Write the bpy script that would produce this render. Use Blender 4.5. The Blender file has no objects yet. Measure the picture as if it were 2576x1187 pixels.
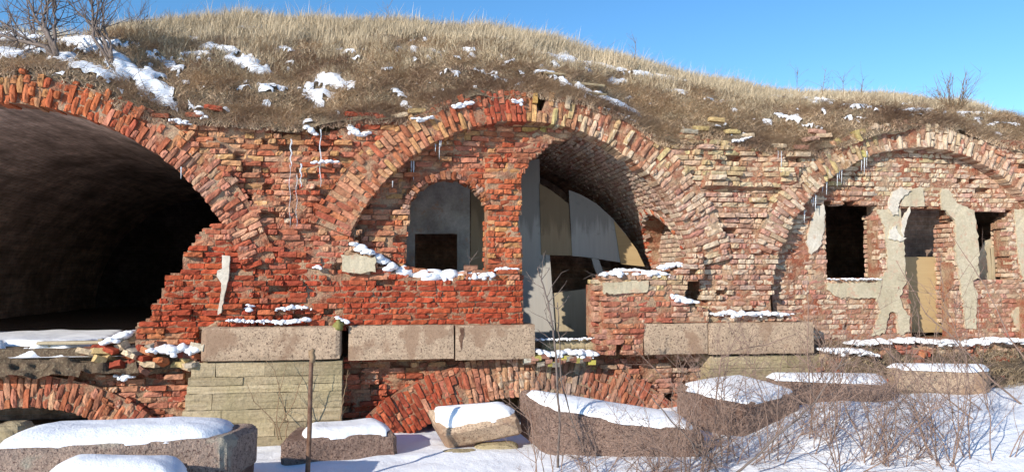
import bpy, math, random
import numpy as np
from math import sin, cos, pi, sqrt, radians, atan, atan2, hypot
from mathutils import Vector, Matrix
random.seed(11); RNG = np.random.default_rng(11)
S = bpy.context.scene
# ------------------------------------------------------------------ camera, sky, sun, exposure
EYE = 2.4; DIST = 10.8; FPX = 1946.0; W0, H0 = 2576.0, 1187.0
YAW = radians(9.5); PITCH = atan((688 - 593.5) / FPX)
cam = bpy.data.cameras.new('camera'); camo = bpy.data.objects.new('camera', cam); S.collection.objects.link(camo)
cam.sensor_width = 36; cam.lens = 36 * FPX / W0; cam.clip_end = 3000; cam.clip_start = 0.05
camo.location = (0, -DIST, EYE); camo.rotation_euler = (pi / 2 + PITCH, 0, -YAW)
S.camera = camo
SUN_AZ = radians(50); SUN_EL = radians(22)        # azimuth: to the left of the wall's normal
TS = Vector((-sin(SUN_AZ) * cos(SUN_EL), -cos(SUN_AZ) * cos(SUN_EL), sin(SUN_EL)))
w = bpy.data.worlds.new('World'); S.world = w; w.use_nodes = True
nt = w.node_tree; bg = nt.nodes['Background']
sky = nt.nodes.new('ShaderNodeTexSky'); sky.sky_type = 'NISHITA'; sky.sun_disc = False
sky.sun_elevation = SUN_EL; sky.sun_rotation = atan2(TS.x, TS.y)
sky.air_density = 1.0; sky.dust_density = 0.0; sky.ozone_density = 3.5; sky.altitude = 0
hs = nt.nodes.new('ShaderNodeHueSaturation'); hs.inputs['Saturation'].default_value = 1.2
nt.links.new(sky.outputs[0], hs.inputs['Color']); nt.links.new(hs.outputs[0], bg.inputs[0]); bg.inputs[1].default_value = 0.145
sl = bpy.data.lights.new('sun', 'SUN'); sl.energy = 4.6; sl.angle = radians(0.5); sl.color = (1, 0.93, 0.82)
so = bpy.data.objects.new('sun', sl); S.collection.objects.link(so); so.rotation_euler = TS.to_track_quat('Z', 'Y').to_euler()
so.location = TS * 30
S.view_settings.view_transform = 'Standard'; S.view_settings.look = 'None'; S.view_settings.gamma = 1
S.view_settings.exposure = 0.45; S.view_settings.use_curve_mapping = False
S.render.resolution_x = 1024; S.render.resolution_y = 471
try: S.cycles.max_bounces = 6
except Exception: pass

# ------------------------------------------------------------------ geometry of the view (2576 px wide working sheet of measurements)
def ray(u, v):
    x = (u - W0 / 2) / FPX; y = (H0 / 2 - v) / FPX
    c, s = cos(PITCH), sin(PITCH); fw = c - y * s; up = s + y * c
    return (x * cos(YAW) + fw * sin(YAW), -x * sin(YAW) + fw * cos(YAW), up)
def P(u, v, Y=0.0):
    d = ray(u, v); t = (Y + DIST) / d[1]; return (d[0] * t, EYE + d[2] * t)
def P3(u, v, Y=0.0):
    a = P(u, v, Y); return Vector((a[0], Y, a[1]))
def PZ(u, v, z):
    d = ray(u, v); t = (z - EYE) / d[2]; return Vector((d[0] * t, -DIST + d[1] * t, z))
def proj(X, Y, Z):
    dy = Y + DIST; dz = Z - EYE
    fw0 = X * sin(YAW) + dy * cos(YAW); rt = X * cos(YAW) - dy * sin(YAW)
    fw = fw0 * cos(PITCH) + dz * sin(PITCH); up = -fw0 * sin(PITCH) + dz * cos(PITCH)
    return W0 / 2 + FPX * rt / fw, H0 / 2 - FPX * up / fw
# ------------------------------------------------------------------ noise
def _h(i, j, k, s):
    n = (i * 374761393 + j * 668265263 + k * 2147483647 + s * 974634777) & 0xffffffff
    n = ((n ^ (n >> 13)) * 1274126177) & 0xffffffff
    n = ((n ^ (n >> 16)) * 2246822519) & 0xffffffff
    return ((n ^ (n >> 15)) & 0xffffff) / float(0xffffff)
def vn(x, y, z=0.0, s=0):
    x = np.asarray(x, float); y = np.asarray(y, float); z = np.asarray(z, float) + 0 * x
    xi = np.floor(x).astype(np.int64); yi = np.floor(y).astype(np.int64); zi = np.floor(z).astype(np.int64)
    fx, fy, fz = x - xi, y - yi, z - zi
    fx, fy, fz = [t * t * (3 - 2 * t) for t in (fx, fy, fz)]
    r = 0
    for a in (0, 1):
        for b in (0, 1):
            for c in (0, 1):
                r = r + _h(xi + a, yi + b, zi + c, s) * (fx if a else 1 - fx) * (fy if b else 1 - fy) * (fz if c else 1 - fz)
    return r
def fbm(x, y, z=0.0, s=0, o=4):
    r = 0; a = 0.5; f = 1.0
    for k in range(o):
        r = r + a * vn(np.asarray(x) * f, np.asarray(y) * f, np.asarray(z) * f, s + k * 7); a *= 0.5; f *= 2.03
    return r / (1 - 0.5 ** o)
def sstep(a, b, x):
    t = np.clip((np.asarray(x, float) - a) / (b - a), 0, 1); return t * t * (3 - 2 * t)
def in_poly(x, z, poly):
    x = np.asarray(x, float); z = np.asarray(z, float); r = np.zeros(np.broadcast(x, z).shape, bool)
    n = len(poly)
    for i in range(n):
        x1, z1 = poly[i]; x2, z2 = poly[(i + 1) % n]
        if z1 == z2: continue
        c = ((z1 > z) != (z2 > z)) & (x < (x2 - x1) * (z - z1) / (z2 - z1) + x1)
        r ^= c
    return r
def pp(pts, Y=0.0): return [P(u, v, Y) for u, v in pts]

# ------------------------------------------------------------------ material helpers
class NT:
    def __init__(s, name):
        s.m = bpy.data.materials.new(name); s.m.use_nodes = True; s.t = s.m.node_tree; s.b = s.t.nodes['Principled BSDF']
        s.b.inputs['Roughness'].default_value = 0.9
        s.b.inputs['Specular IOR Level'].default_value = 0.2
        s.g = s.t.nodes.new('ShaderNodeNewGeometry')
    def n(s, t, **k):
        nd = s.t.nodes.new(t)
        for a, b in k.items(): setattr(nd, a, b)
        return nd
    def set(s, sock, v):
        if isinstance(v, bpy.types.NodeSocket): s.t.links.new(v, sock)
        else:
            if hasattr(sock.default_value, '__len__') and len(sock.default_value) == 4 and len(v) == 3: v = (*v, 1)
            sock.default_value = v
    def noise(s, scale, detail=4, rough=0.6, vec=None, dist=0.0):
        n = s.n('ShaderNodeTexNoise'); n.inputs['Scale'].default_value = scale; n.inputs['Detail'].default_value = detail
        n.inputs['Roughness'].default_value = rough; n.inputs['Distortion'].default_value = dist
        s.set(n.inputs['Vector'], vec if vec is not None else s.g.outputs['Position']); return n.outputs['Fac']
    def voro(s, scale, vec=None, feature='F1', out='Distance'):
        n = s.n('ShaderNodeTexVoronoi', feature=feature); n.inputs['Scale'].default_value = scale
        s.set(n.inputs['Vector'], vec if vec is not None else s.g.outputs['Position']); return n.outputs[out]
    def scale(s, vec3, vec=None):
        n = s.n('ShaderNodeVectorMath', operation='MULTIPLY'); s.set(n.inputs[0], vec if vec is not None else s.g.outputs['Position'])
        n.inputs[1].default_value = vec3; return n.outputs[0]
    def ramp(s, fac, pts):
        n = s.n('ShaderNodeValToRGB'); s.set(n.inputs[0], fac); e = n.color_ramp.elements
        while len(e) < len(pts): e.new(0.5)
        for el, (p, c) in zip(e, pts):
            el.position = p; el.color = (c, c, c, 1) if not hasattr(c, '__len__') else (*c, 1)
        return n.outputs[0]
    def mix(s, fac, a, b, mode='MIX'):
        n = s.n('ShaderNodeMix', data_type='RGBA', blend_type=mode); s.set(n.inputs[0], fac); s.set(n.inputs[6], a); s.set(n.inputs[7], b)
        return n.outputs[2]
    def math(s, op, a, b=0.0):
        n = s.n('ShaderNodeMath', operation=op); s.set(n.inputs[0], a); s.set(n.inputs[1], b); return n.outputs[0]
    def bump(s, h, strength=0.5, dist=0.01):
        n = s.n('ShaderNodeBump'); n.inputs['Strength'].default_value = strength; n.inputs['Distance'].default_value = dist
        s.set(n.inputs['Height'], h); s.t.links.new(n.outputs[0], s.b.inputs['Normal'])
    def col(s, c): s.set(s.b.inputs['Base Color'], c); return s.m

def brick_material(name, attr):
    k = NT(name)
    if attr:
        a = k.n('ShaderNodeAttribute', attribute_name='tint'); col, al = a.outputs['Color'], a.outputs['Alpha']
    else:
        a = k.n('ShaderNodeObjectInfo'); col, al = a.outputs['Color'], a.outputs['Alpha']
    n1 = k.noise(9, 5, 0.65); n2 = k.noise(34, 4, 0.7); n3 = k.noise(3.1, 4, 0.6)
    c = k.mix(1.0, col, k.ramp(n1, [(0.25, 0.62), (0.75, 1.3)]), 'MULTIPLY')
    c = k.mix(1.0, c, k.ramp(n2, [(0.3, 0.74), (0.7, 1.2)]), 'MULTIPLY')
    # old mortar left sticking to the face
    thr = k.math('SUBTRACT', n1, k.math('MULTIPLY', k.math('SUBTRACT', 1.0, al), 0.62))
    thr = k.math('ADD', thr, k.math('MULTIPLY', k.math('SUBTRACT', n2, 0.5), 0.5))
    c = k.mix(k.ramp(thr, [(0.28, 0.0), (0.36, 0.85)]), c, k.mix(n3, (0.50, 0.38, 0.26), (0.62, 0.50, 0.37)))
    v = k.voro(60)
    c = k.mix(k.ramp(v, [(0.10, 0.45), (0.2, 0.0)]), c, (0.10, 0.06, 0.045))
    k.bump(k.math('ADD', k.math('MULTIPLY', n2, 1.0), k.math('MULTIPLY', n1, 1.5)), 0.9, 0.012)
    return k.col(c)
M = {}
M['brick'] = brick_material('brick_by_object', False)
M['brick_a'] = brick_material('brick_by_attribute', True)
k = NT('old_mortar'); n1 = k.noise(6, 5, 0.65); n2 = k.noise(40, 3, 0.7); n3 = k.noise(1.7, 3)
c = k.mix(k.ramp(n1, [(0.4, 0), (0.62, 1)]), (0.38, 0.235, 0.145), (0.31, 0.10, 0.055)); c = k.mix(k.ramp(n3, [(0.50, 0), (0.66, 0.6)]), c, (0.47, 0.37, 0.25))
c = k.mix(1, c, k.ramp(n2, [(0.3, 0.6), (0.7, 1.25)]), 'MULTIPLY')
k.bump(k.math('ADD', n1, n2), 1.0, 0.03); M['mortar'] = k.col(c)
k = NT('snow'); n1 = k.noise(5, 5, 0.6); n2 = k.noise(60, 3, 0.6)
k.bump(k.math('ADD', n1, k.math('MULTIPLY', n2, 0.25)), 0.7, 0.035); k.b.inputs['Roughness'].default_value = 0.6
k.b.inputs['Subsurface Weight'].default_value = 0.0
M['snow'] = k.col(k.mix(n1, (0.80, 0.82, 0.86), (0.88, 0.885, 0.90)))
def granite(name, base, dark, stain, rough=1.0):
    k = NT(name); v = k.voro(75, out='Color'); n1 = k.noise(55, 4, 0.7); n2 = k.noise(1.6, 4, 0.6); n3 = k.noise(12, 5, 0.7)
    sp = k.ramp(k.noise(38, 3, 0.7), [(0.38, 0.0), (0.47, 1.0)])
    c = k.mix(sp, dark, base); c = k.mix(k.ramp(k.noise(90, 2, 0.5), [(0.56, 0), (0.66, 0.8)]), c, tuple(min(1, b * 1.45) for b in base))
    c = k.mix(1, c, k.ramp(n3, [(0.3, 0.72), (0.7, 1.2)]), 'MULTIPLY')
    c = k.mix(k.ramp(n2, [(0.54, 0), (0.6, 0.75)]), c, stain)
    k.bump(k.math('ADD', n1, k.math('MULTIPLY', n3, 2.0)), 0.8 * rough, 0.012 * rough); k.b.inputs['Roughness'].default_value = 0.75
    return k.col(c)
M['granite'] = granite('dressed_pink_granite', (0.40, 0.29, 0.20), (0.13, 0.085, 0.06), (0.25, 0.155, 0.10), 0.6)
M['granite_rough'] = granite('rough_pink_granite', (0.48, 0.32, 0.25), (0.16, 0.09, 0.07), (0.31, 0.18, 0.135), 2.4)
M['granite_pale'] = granite('pale_lichened_granite', (0.48, 0.35, 0.28), (0.19, 0.12, 0.10), (0.58, 0.54, 0.43), 2.0)
k = NT('banded_limestone'); vec = k.scale((1.2, 1.2, 16)); n1 = k.noise(1.0, 5, 0.65, vec); n2 = k.noise(22, 5, 0.7); n3 = k.noise(1.4, 3); v = k.noise(3, 4, .6, k.scale((6, 6, 24)))
c = k.mix(k.ramp(n1, [(0.3, 0), (0.7, 1)]), (0.35, 0.265, 0.155), (0.50, 0.405, 0.27)); c = k.mix(k.ramp(n3, [(0.42, 0), (0.6, 0.6)]), c, (0.34, 0.28, 0.155))
c = k.mix(1, c, k.ramp(n2, [(0.3, 0.72), (0.7, 1.2)]), 'MULTIPLY'); c = k.mix(k.ramp(v, [(0.30, 0.7), (0.38, 0)]), c, (0.13, 0.10, 0.06))
oi = k.n('ShaderNodeObjectInfo'); c = k.mix(1, c, k.ramp(oi.outputs['Random'], [(0, 0.72), (1, 1.15)]), 'MULTIPLY')
k.bump(k.math('ADD', k.math('MULTIPLY', n1, 2), n2), 0.9, 0.02); M['limestone'] = k.col(c)
k = NT('brown_soil'); n1 = k.noise(4, 6, 0.7); n2 = k.noise(30, 4, 0.7)
c = k.mix(n1, (0.085, 0.055, 0.035), (0.21, 0.15, 0.10)); c = k.mix(k.ramp(n2, [(0.52, 0), (0.62, 0.8)]), c, (0.30, 0.235, 0.15)); k.bump(k.math('ADD', n1, k.math('MULTIPLY', n2, .6)), 1.0, 0.08); M['soil'] = k.col(c)
k = NT('turf_mat'); n1 = k.noise(3, 5, 0.7); n2 = k.noise(18, 5, 0.75)
c = k.mix(k.ramp(n1, [(0.35, 0), (0.65, 1)]), (0.22, 0.16, 0.105), (0.39, 0.305, 0.20)); c = k.mix(1, c, k.ramp(n2, [(0.3, 0.5), (0.7, 1.3)]), 'MULTIPLY'); k.bump(n2, 1.0, 0.08); M['turf'] = k.col(c)
k = NT('dry_straw'); a = k.n('ShaderNodeAttribute', attribute_name='tint'); M['straw'] = k.col(a.outputs['Color']); k.b.inputs['Roughness'].default_value = 0.7
def barkmat(name, c1, c2):
    k = NT(name); return k.col(k.mix(k.noise(14, 4, .6), c1, c2))
M['bark'] = barkmat('grey_bark', (0.08, 0.06, 0.05), (0.24, 0.19, 0.165))
M['twig'] = barkmat('reddish_twig', (0.17, 0.105, 0.08), (0.36, 0.25, 0.195))
M['stalk'] = barkmat('dead_stalk', (0.16, 0.10, 0.06), (0.32, 0.22, 0.13))
def plaster(name, a, b, bmp=0.6):
    k = NT(name); n1 = k.noise(3, 5, .6); n2 = k.noise(30, 4, .7); c = k.mix(k.ramp(n1, [(0.35, 0), (0.65, 1)]), a, b)
    c = k.mix(1, c, k.ramp(n2, [(0.3, 0.8), (0.7, 1.12)]), 'MULTIPLY'); n3 = k.noise(5.5, 6, .75)
    c = k.mix(k.ramp(n3, [(0.55, 0), (0.63, 0.75)]), c, (0.46, 0.29, 0.20)); c = k.mix(k.ramp(k.noise(1.3, 5, .7), [(0.5, 0), (0.7, 0.4)]), c, (0.36, 0.32, 0.22))
    vc = k.n('ShaderNodeTexVoronoi', feature='DISTANCE_TO_EDGE'); vc.inputs['Scale'].default_value = 3.2; k.set(vc.inputs['Vector'], k.g.outputs['Position'])
    c = k.mix(k.ramp(vc.outputs['Distance'], [(0.0, 0.3), (0.008, 0.0)]), c, (0.18, 0.13, 0.09)); k.bump(k.math('ADD', n1, n2), bmp, 0.01); return k.col(c)
M['plaster'] = plaster('green_grey_plaster', (0.42, 0.35, 0.235), (0.51, 0.435, 0.31))
M['plaster_white'] = plaster('white_lime_plaster', (0.50, 0.43, 0.34), (0.62, 0.56, 0.47))
M['plaster_grey'] = plaster('sooty_grey_plaster', (0.30, 0.275, 0.25), (0.54, 0.51, 0.47), 0.8)
def wood(name, a, b, horiz=True, wet=0.0):
    k = NT(name); vec = k.scale((1.5, 1.5, 28) if horiz else (28, 28, 1.5)); n1 = k.noise(1, 5, .6, vec); n2 = k.noise(4, 4, .6)
    c = k.mix(n1, a, b); c = k.mix(k.ramp(n2, [(0.62, 0), (0.72, 0.5)]), c, tuple(x * 0.6 for x in a))
    if wet:
        n4 = k.noise(1.0, 3, .5, k.scale((9, 9, 0.9))); sep = k.n('ShaderNodeSeparateXYZ'); k.set(sep.inputs[0], k.g.outputs['Position'])
        h = k.math('ADD', k.math('MULTIPLY', k.math('SUBTRACT', sep.outputs[2], wet), 1.1), k.math('MULTIPLY', n4, 1.3))
        c = k.mix(k.ramp(h, [(0.52, 0), (0.72, 0.6)]), c, tuple(x * 0.5 for x in a))
    k.bump(n1, 0.3, 0.003); k.b.inputs['Roughness'].default_value = 0.7; return k.col(c)
M['ply_tan'] = wood('tan_plywood', (0.36, 0.245, 0.12), (0.47, 0.34, 0.18))
M['ply_brown'] = wood('brown_board', (0.28, 0.20, 0.12), (0.38, 0.28, 0.17), False, 3.2)
M['ply_grey'] = wood('grey_weathered_board', (0.33, 0.31, 0.28), (0.46, 0.43, 0.39), False, 3.25)
M['timber'] = wood('sawn_timber', (0.33, 0.26, 0.16), (0.50, 0.42, 0.29), False)
def oldbrick(name, a, b, mort, sc=1.0, rot=(0, 0, 0)):
    k = NT(name); mp = k.n('ShaderNodeMapping'); k.set(mp.inputs[0], k.n('ShaderNodeTexCoord').outputs['UV'])
    br = k.n('ShaderNodeTexBrick'); k.set(br.inputs['Vector'], mp.outputs[0]); br.inputs['Scale'].default_value = 1
    br.inputs['Brick Width'].default_value = 0.27 * sc; br.inputs['Row Height'].default_value = 0.077 * sc; br.inputs['Mortar Size'].default_value = 0.008
    br.inputs['Mortar Smooth'].default_value = 0.3
    n1 = k.noise(8, 5, .7); n2 = k.noise(1.2, 4, .6); k.set(br.inputs['Color1'], a); k.set(br.inputs['Color2'], b); k.set(br.inputs['Mortar'], mort)
    c = k.mix(1, br.outputs['Color'], k.ramp(n1, [(0.3, 0.6), (0.7, 1.3)]), 'MULTIPLY'); c = k.mix(k.ramp(n2, [(0.4, 0), (0.65, 0.75)]), c, tuple(x * .35 for x in b)); n5 = k.noise(1.0, 5, .7, k.scale((5, .7, 5))); c = k.mix(1, c, k.ramp(n5, [(0.3, 0.55), (0.7, 1.5)]), 'MULTIPLY')
    k.bump(k.math('ADD', k.math('MULTIPLY', br.outputs['Fac'], -1.0), n1), 0.8, 0.02); return k.col(c)
M['sooty'] = oldbrick('sooty_vault_brick', (0.56, 0.38, 0.29), (0.46, 0.31, 0.235), (0.58, 0.46, 0.38))
M['soot'] = oldbrick('shade_darkened_brick', (0.07, 0.05, 0.045), (0.05, 0.035, 0.03), (0.08, 0.06, 0.055))  # shade at the far end of the left vault, put into the brick colour
M['inner_brick'] = oldbrick('inner_room_brick', (0.26, 0.12, 0.08), (0.2, 0.10, 0.07), (0.30, 0.24, 0.19))
k = NT('ice'); k.b.inputs['Transmission Weight'].default_value = 0.45; k.b.inputs['Roughness'].default_value = 0.25; k.b.inputs['IOR'].default_value = 1.31; M['ice'] = k.col((0.80, 0.84, 0.88))
k = NT('rusty_iron'); n1 = k.noise(12, 5, .7); k.b.inputs['Roughness'].default_value = 0.65; k.b.inputs['Metallic'].default_value = 0.25
M['rust'] = k.col(k.mix(k.ramp(n1, [(0.4, 0), (0.6, 1)]), (0.11, 0.055, 0.035), (0.20, 0.12, 0.08)))
k = NT('moss'); M['moss'] = k.col(k.mix(k.noise(20), (0.12, 0.12, 0.03), (0.28, 0.25, 0.09)))

# ------------------------------------------------------------------ object helpers
COL = S.collection
def tag(o, label=None, cat=None, group=None, kind=None):
    if label: o['label'] = label
    if cat: o['category'] = cat
    if group: o['group'] = group
    if kind: o['kind'] = kind
    return o
def empty(name, loc, label, cat, group=None):
    o = bpy.data.objects.new(name, None); o.location = loc; o.empty_display_size = 0.2; COL.objects.link(o); return tag(o, label, cat, group)
def mesh_obj(name, V, F, mat, parent=None, smooth=False, tints=None, uv=None):
    me = bpy.data.meshes.new(name)
    off = Vector(parent.location) if parent is not None else Vector((0, 0, 0))
    pv = parent
    while pv is not None and pv.parent is not None: off += pv.parent.location; pv = pv.parent
    V = np.asarray(V, float) - np.array(off)
    me.from_pydata(V.tolist(), [], F); me.update()
    for m_ in (mat if isinstance(mat, (list, tuple)) else [mat]): me.materials.append(m_)
    if smooth: me.polygons.foreach_set('use_smooth', [True] * len(me.polygons))
    if tints is not None:
        a = me.color_attributes.new('tint', 'FLOAT_COLOR', 'POINT'); a.data.foreach_set('color', np.asarray(tints, np.float32).ravel())
    if uv is not None:
        l = me.uv_layers.new(name='UVMap'); idx = np.zeros(len(me.loops), np.int32); me.loops.foreach_get('vertex_index', idx)
        l.data.foreach_set('uv', np.asarray(uv, np.float32)[idx].ravel())
    o = bpy.data.objects.new(name, me); COL.objects.link(o)
    if parent is not None: o.parent = parent
    return o
def grid_faces(nx, ny, wrapx=False):
    F = []
    for j in range(ny - 1):
        for i in range(nx - 1 + (1 if wrapx else 0)):
            a = j * nx + i; b = j * nx + (i + 1) % nx
            F.append((a, b, b + nx, a + nx))
    return F
# ------------------------------------------------------------------ brick meshes (shared)
def brick_template(seed, q=1.0):
    r = random.Random(seed); nx, nz = 4, 2
    V = []; F = []; idx = {}
    def v(i, j, kk):
        if (i, j, kk) in idx: return idx[(i, j, kk)]
        x = i / nx - .5; z = kk / nz - .5; y = float(j)
        ex = (i in (0, nx)); ez = (kk in (0, nz))
        if j == 0:
            y += r.uniform(-.08, .08) * q
            if ex or ez: y += r.uniform(0.01, .10) * q
            if ex and ez and r.random() < .35: y += r.uniform(.1, .3) * q; z *= r.uniform(.6, .95); x *= r.uniform(.88, 1)
            if ez: z *= r.uniform(.9, 1.0)
            if ex: x *= r.uniform(.95, 1.0)
        idx[(i, j, kk)] = len(V); V.append((x, y, z)); return idx[(i, j, kk)]
    for i in range(nx):
        for kk in range(nz): F.append((v(i, 0, kk), v(i + 1, 0, kk), v(i + 1, 0, kk + 1), v(i, 0, kk + 1)))
        F.append((v(i, 0, nz), v(i + 1, 0, nz), v(i + 1, 1, nz), v(i, 1, nz)))
        F.append((v(i, 1, 0), v(i + 1, 1, 0), v(i + 1, 0, 0), v(i, 0, 0)))
    for kk in range(nz):
        F.append((v(0, 1, kk), v(0, 0, kk), v(0, 0, kk + 1), v(0, 1, kk + 1)))
        F.append((v(nx, 0, kk), v(nx, 1, kk), v(nx, 1, kk + 1), v(nx, 0, kk + 1)))
    return np.array(V), F
TPL = [brick_template(100 + i) for i in range(14)] + [brick_template(200 + i, .38) for i in range(10)]
TME = []
for V_, F_ in TPL:
    me = bpy.data.meshes.new('brick'); me.from_pydata(V_.tolist(), [], F_); me.materials.append(M['brick']); me.update(); TME.append(me)

PAL = dict(red=[(.33, .062, .030), (.28, .054, .029), (.37, .080, .040), (.235, .054, .033)],
           orange=[(.42, .11, .048), (.37, .092, .042), (.45, .145, .07), (.34, .070, .034)],
           rust=[(.38, .125, .05), (.33, .10, .045), (.42, .165, .08), (.27, .085, .045)],
           pink=[(.44, .245, .175), (.40, .205, .145), (.49, .30, .22), (.36, .165, .115)],
           yellow=[(.50, .38, .175), (.44, .33, .15), (.53, .42, .23), (.46, .32, .15)],
           cream=[(.56, .42, .27), (.60, .47, .32), (.50, .36, .235), (.53, .35, .23)],
           grey=[(.40, .35, .27), (.34, .29, .23), (.44, .40, .32)],
           brown=[(.23, .105, .07), (.19, .085, .06), (.28, .14, .09)],
           lichen=[(.47, .41, .09), (.42, .36, .10)],
           dark=[(.13, .06, .045), (.10, .055, .045)])
# colour zones measured on the sheet: centre, radii, {palette: weight}, old-mortar amount
ZONES = [(650, 350, 170, 75, dict(yellow=4, cream=1.5, pink=1.5, red=2.6), .30), (500, 350, 70, 60, dict(yellow=3, pink=2, rust=2), .35),
 (680, 480, 110, 110, dict(yellow=1, cream=1, pink=2.5, red=5, grey=.8), .35), (800, 470, 70, 120, dict(red=3, rust=2, yellow=1.2, pink=1), .3),
 (640, 560, 110, 60, dict(pink=3, cream=2, red=2, grey=1.2), .45), (470, 720, 130, 160, dict(red=5, orange=3, rust=1), .08),
 (700, 720, 150, 100, dict(red=5, orange=1, pink=1, rust=1.2), .30), (880, 330, 130, 70, dict(red=5, brown=2, pink=1), .15), (720, 600, 150, 60, dict(red=3, pink=3, cream=1), .35),
 (960, 440, 150, 160, dict(rust=2, pink=3, yellow=2, cream=1), .30), (900, 545, 90, 70, dict(pink=6, rust=3), .15), (1080, 350, 110, 60, dict(yellow=4, rust=2, pink=1.5), .35),
 (1130, 285, 60, 40, dict(pink=2, red=3, yellow=1.5), .3), (1250, 265, 70, 50, dict(red=4, rust=2, pink=2), .15), (1370, 270, 60, 40, dict(yellow=4, grey=2, rust=2, lichen=1), .4),
 (1520, 310, 110, 70, dict(cream=4, red=2, rust=2, yellow=1), .5), (1640, 420, 80, 100, dict(cream=4, red=2, pink=2, yellow=1), .5), (1730, 560, 70, 110, dict(pink=6, cream=2, red=1), .45),
 (1820, 380, 190, 85, dict(yellow=4, cream=4, pink=1.5, red=.7), .3), (1890, 450, 130, 50, dict(cream=5, yellow=3, pink=1, red=1), .3), (1880, 530, 130, 60, dict(pink=6, cream=2, red=.6), .4),
 (1870, 690, 150, 120, dict(pink=5, red=2.6, cream=2, grey=1), .5), (1780, 700, 50, 120, dict(red=2, cream=3, yellow=2, pink=2), .5), (1600, 700, 120, 28, dict(yellow=3, grey=2, pink=2), .4), (1600, 800, 120, 80, dict(pink=4, rust=3, red=2), .3),
 (1040, 740, 170, 90, dict(red=7, orange=2, rust=1.5), .06), (1260, 750, 130, 70, dict(red=7, orange=2, rust=2), .05), (1120, 690, 220, 18, dict(rust=2, brown=2, pink=2, yellow=1), .25),
 (900, 640, 55, 60, dict(grey=3, cream=2, red=2), .5), (1000, 600, 60, 90, dict(orange=3, red=3, cream=1.5), .35), (1100, 400, 130, 50, dict(brown=2, red=2, cream=1, pink=1), .3), (1200, 345, 130, 32, dict(cream=3, yellow=2, red=2, rust=1), .35),
 (1190, 400, 120, 45, dict(orange=3, red=3, pink=1), .2), (1270, 540, 60, 150, dict(orange=5, yellow=1.8, red=2, cream=1), .25), (1360, 370, 70, 40, dict(brown=4, red=1.5, cream=.6), .2), (960, 500, 60, 60, dict(orange=2, brown=1, yellow=1.5, cream=1), .4),
 (60, 240, 80, 60, dict(rust=3, yellow=2, orange=2), .25), (190, 250, 140, 70, dict(rust=5, orange=3, yellow=1), .12), (370, 340, 120, 80, dict(rust=4, pink=3, red=1, grey=1), .25), (530, 440, 80, 80, dict(pink=4, grey=3, rust=2), .4), (590, 540, 70, 70, dict(pink=5, red=2, cream=1.5), .35),
 (2080, 400, 70, 60, dict(cream=3, yellow=2, lichen=1.2, rust=2), .45), (2160, 360, 50, 60, dict(rust=2, lichen=1.5, yellow=3, cream=2), .4), (2240, 350, 60, 45, dict(red=2, cream=3, pink=2), .5), (2380, 370, 100, 50, dict(cream=6, pink=2, red=1), .6), (2540, 420, 60, 50, dict(orange=3, cream=3, pink=1), .4),
 (2020, 520, 60, 100, dict(cream=3, pink=3, orange=1, grey=1), .55), (2250, 430, 180, 45, dict(cream=4, grey=3, pink=1.5, yellow=2), .45), (2420, 480, 150, 60, dict(pink=4, cream=3, red=.8), .5), (2130, 600, 120, 100, dict(pink=4, cream=2, red=1), .4), (2200, 600, 40, 90, dict(cream=4, pink=2, red=1), .5),
 (2100, 800, 130, 70, dict(pink=4, red=2, cream=2), .5), (2380, 700, 50, 150, dict(cream=3, red=2.5, pink=2), .5), (2530, 780, 90, 80, dict(red=3, pink=3, cream=2), .4), (2530, 620, 50, 90, dict(red=2, cream=3, pink=2), .5),
 (120, 980, 170, 60, dict(rust=4, brown=3, pink=3, cream=1), .3), (320, 980, 120, 50, dict(cream=2, pink=4, rust=3), .5), (400, 900, 90, 60, dict(yellow=1.5, cream=2, red=3, rust=2), .4), (410, 990, 80, 60, dict(red=4, pink=2, cream=1), .35),
 (1040, 1010, 120, 60, dict(red=6, orange=2, cream=1), .15), (960, 970, 70, 40, dict(red=3, cream=3, pink=1), .5), (1050, 920, 180, 14, dict(brown=3, pink=2, yellow=1.2), .2), (1200, 960, 90, 60, dict(cream=2.5, red=3, pink=2), .4), (1310, 940, 60, 60, dict(pink=3, cream=4, red=1), .6),
 (1430, 940, 80, 50, dict(brown=3, grey=2, lichen=.6, pink=2), .25), (1600, 980, 120, 70, dict(pink=3, rust=3, red=2.5), .25), (1680, 920, 130, 35, dict(pink=3, cream=3, red=1), .5)]
PALM = {q: [sum(c[i] for c in cs) / len(cs) for i in range(3)] for q, cs in PAL.items()}
def zone(u, v, r):
    wts = {}; sm = 0; ws = 0.02
    jx = (float(vn(u / 40, v / 40, 0, 3)) - .5) * 50; jy = (float(vn(u / 40, v / 40, 9, 4)) - .5) * 50
    for (cx, cy, rx, ry, pal, m) in ZONES:
        d = ((u + jx - cx) / rx) ** 2 + ((v + jy - cy) / ry) ** 2
        if d < 2.2:
            g = math.exp(-d * 2.2)
            t = sum(pal.values())
            for p_, q in pal.items(): wts[p_] = wts.get(p_, 0) + g * q / t
            sm += g * m; ws += g
    if not wts: wts = dict(red=2, pink=2, rust=1); sm = .3; ws = 1
    ks = list(wts); p_ = r.choices(ks, [wts[q] for q in ks])[0]
    av = [0, 0, 0]; tw = sum(wts.values())
    for q in ks:
        m_ = PALM[q]
        for i in range(3): av[i] += m_[i] * wts[q] / tw
    c = r.choice(PAL[p_]); c = [c[i] * .52 + av[i] * .48 for i in range(3)]; f = r.uniform(.82, 1.16)
    a = min(1, max(0, sm / ws + r.uniform(-.22, .28) + (.10 if u > 1700 else 0)))
    if u < 1350: c = [c[0] * 1.06, c[1] * .84, c[2] * .74]; a = max(0, a - .08)
    if u > 1700: c = [c[0] * .9 + .045, c[1] * .9 + .035, c[2] * .9 + .026]
    return (c[0] * f, c[1] * f * r.uniform(.93, 1.07), c[2] * f, a)
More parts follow.
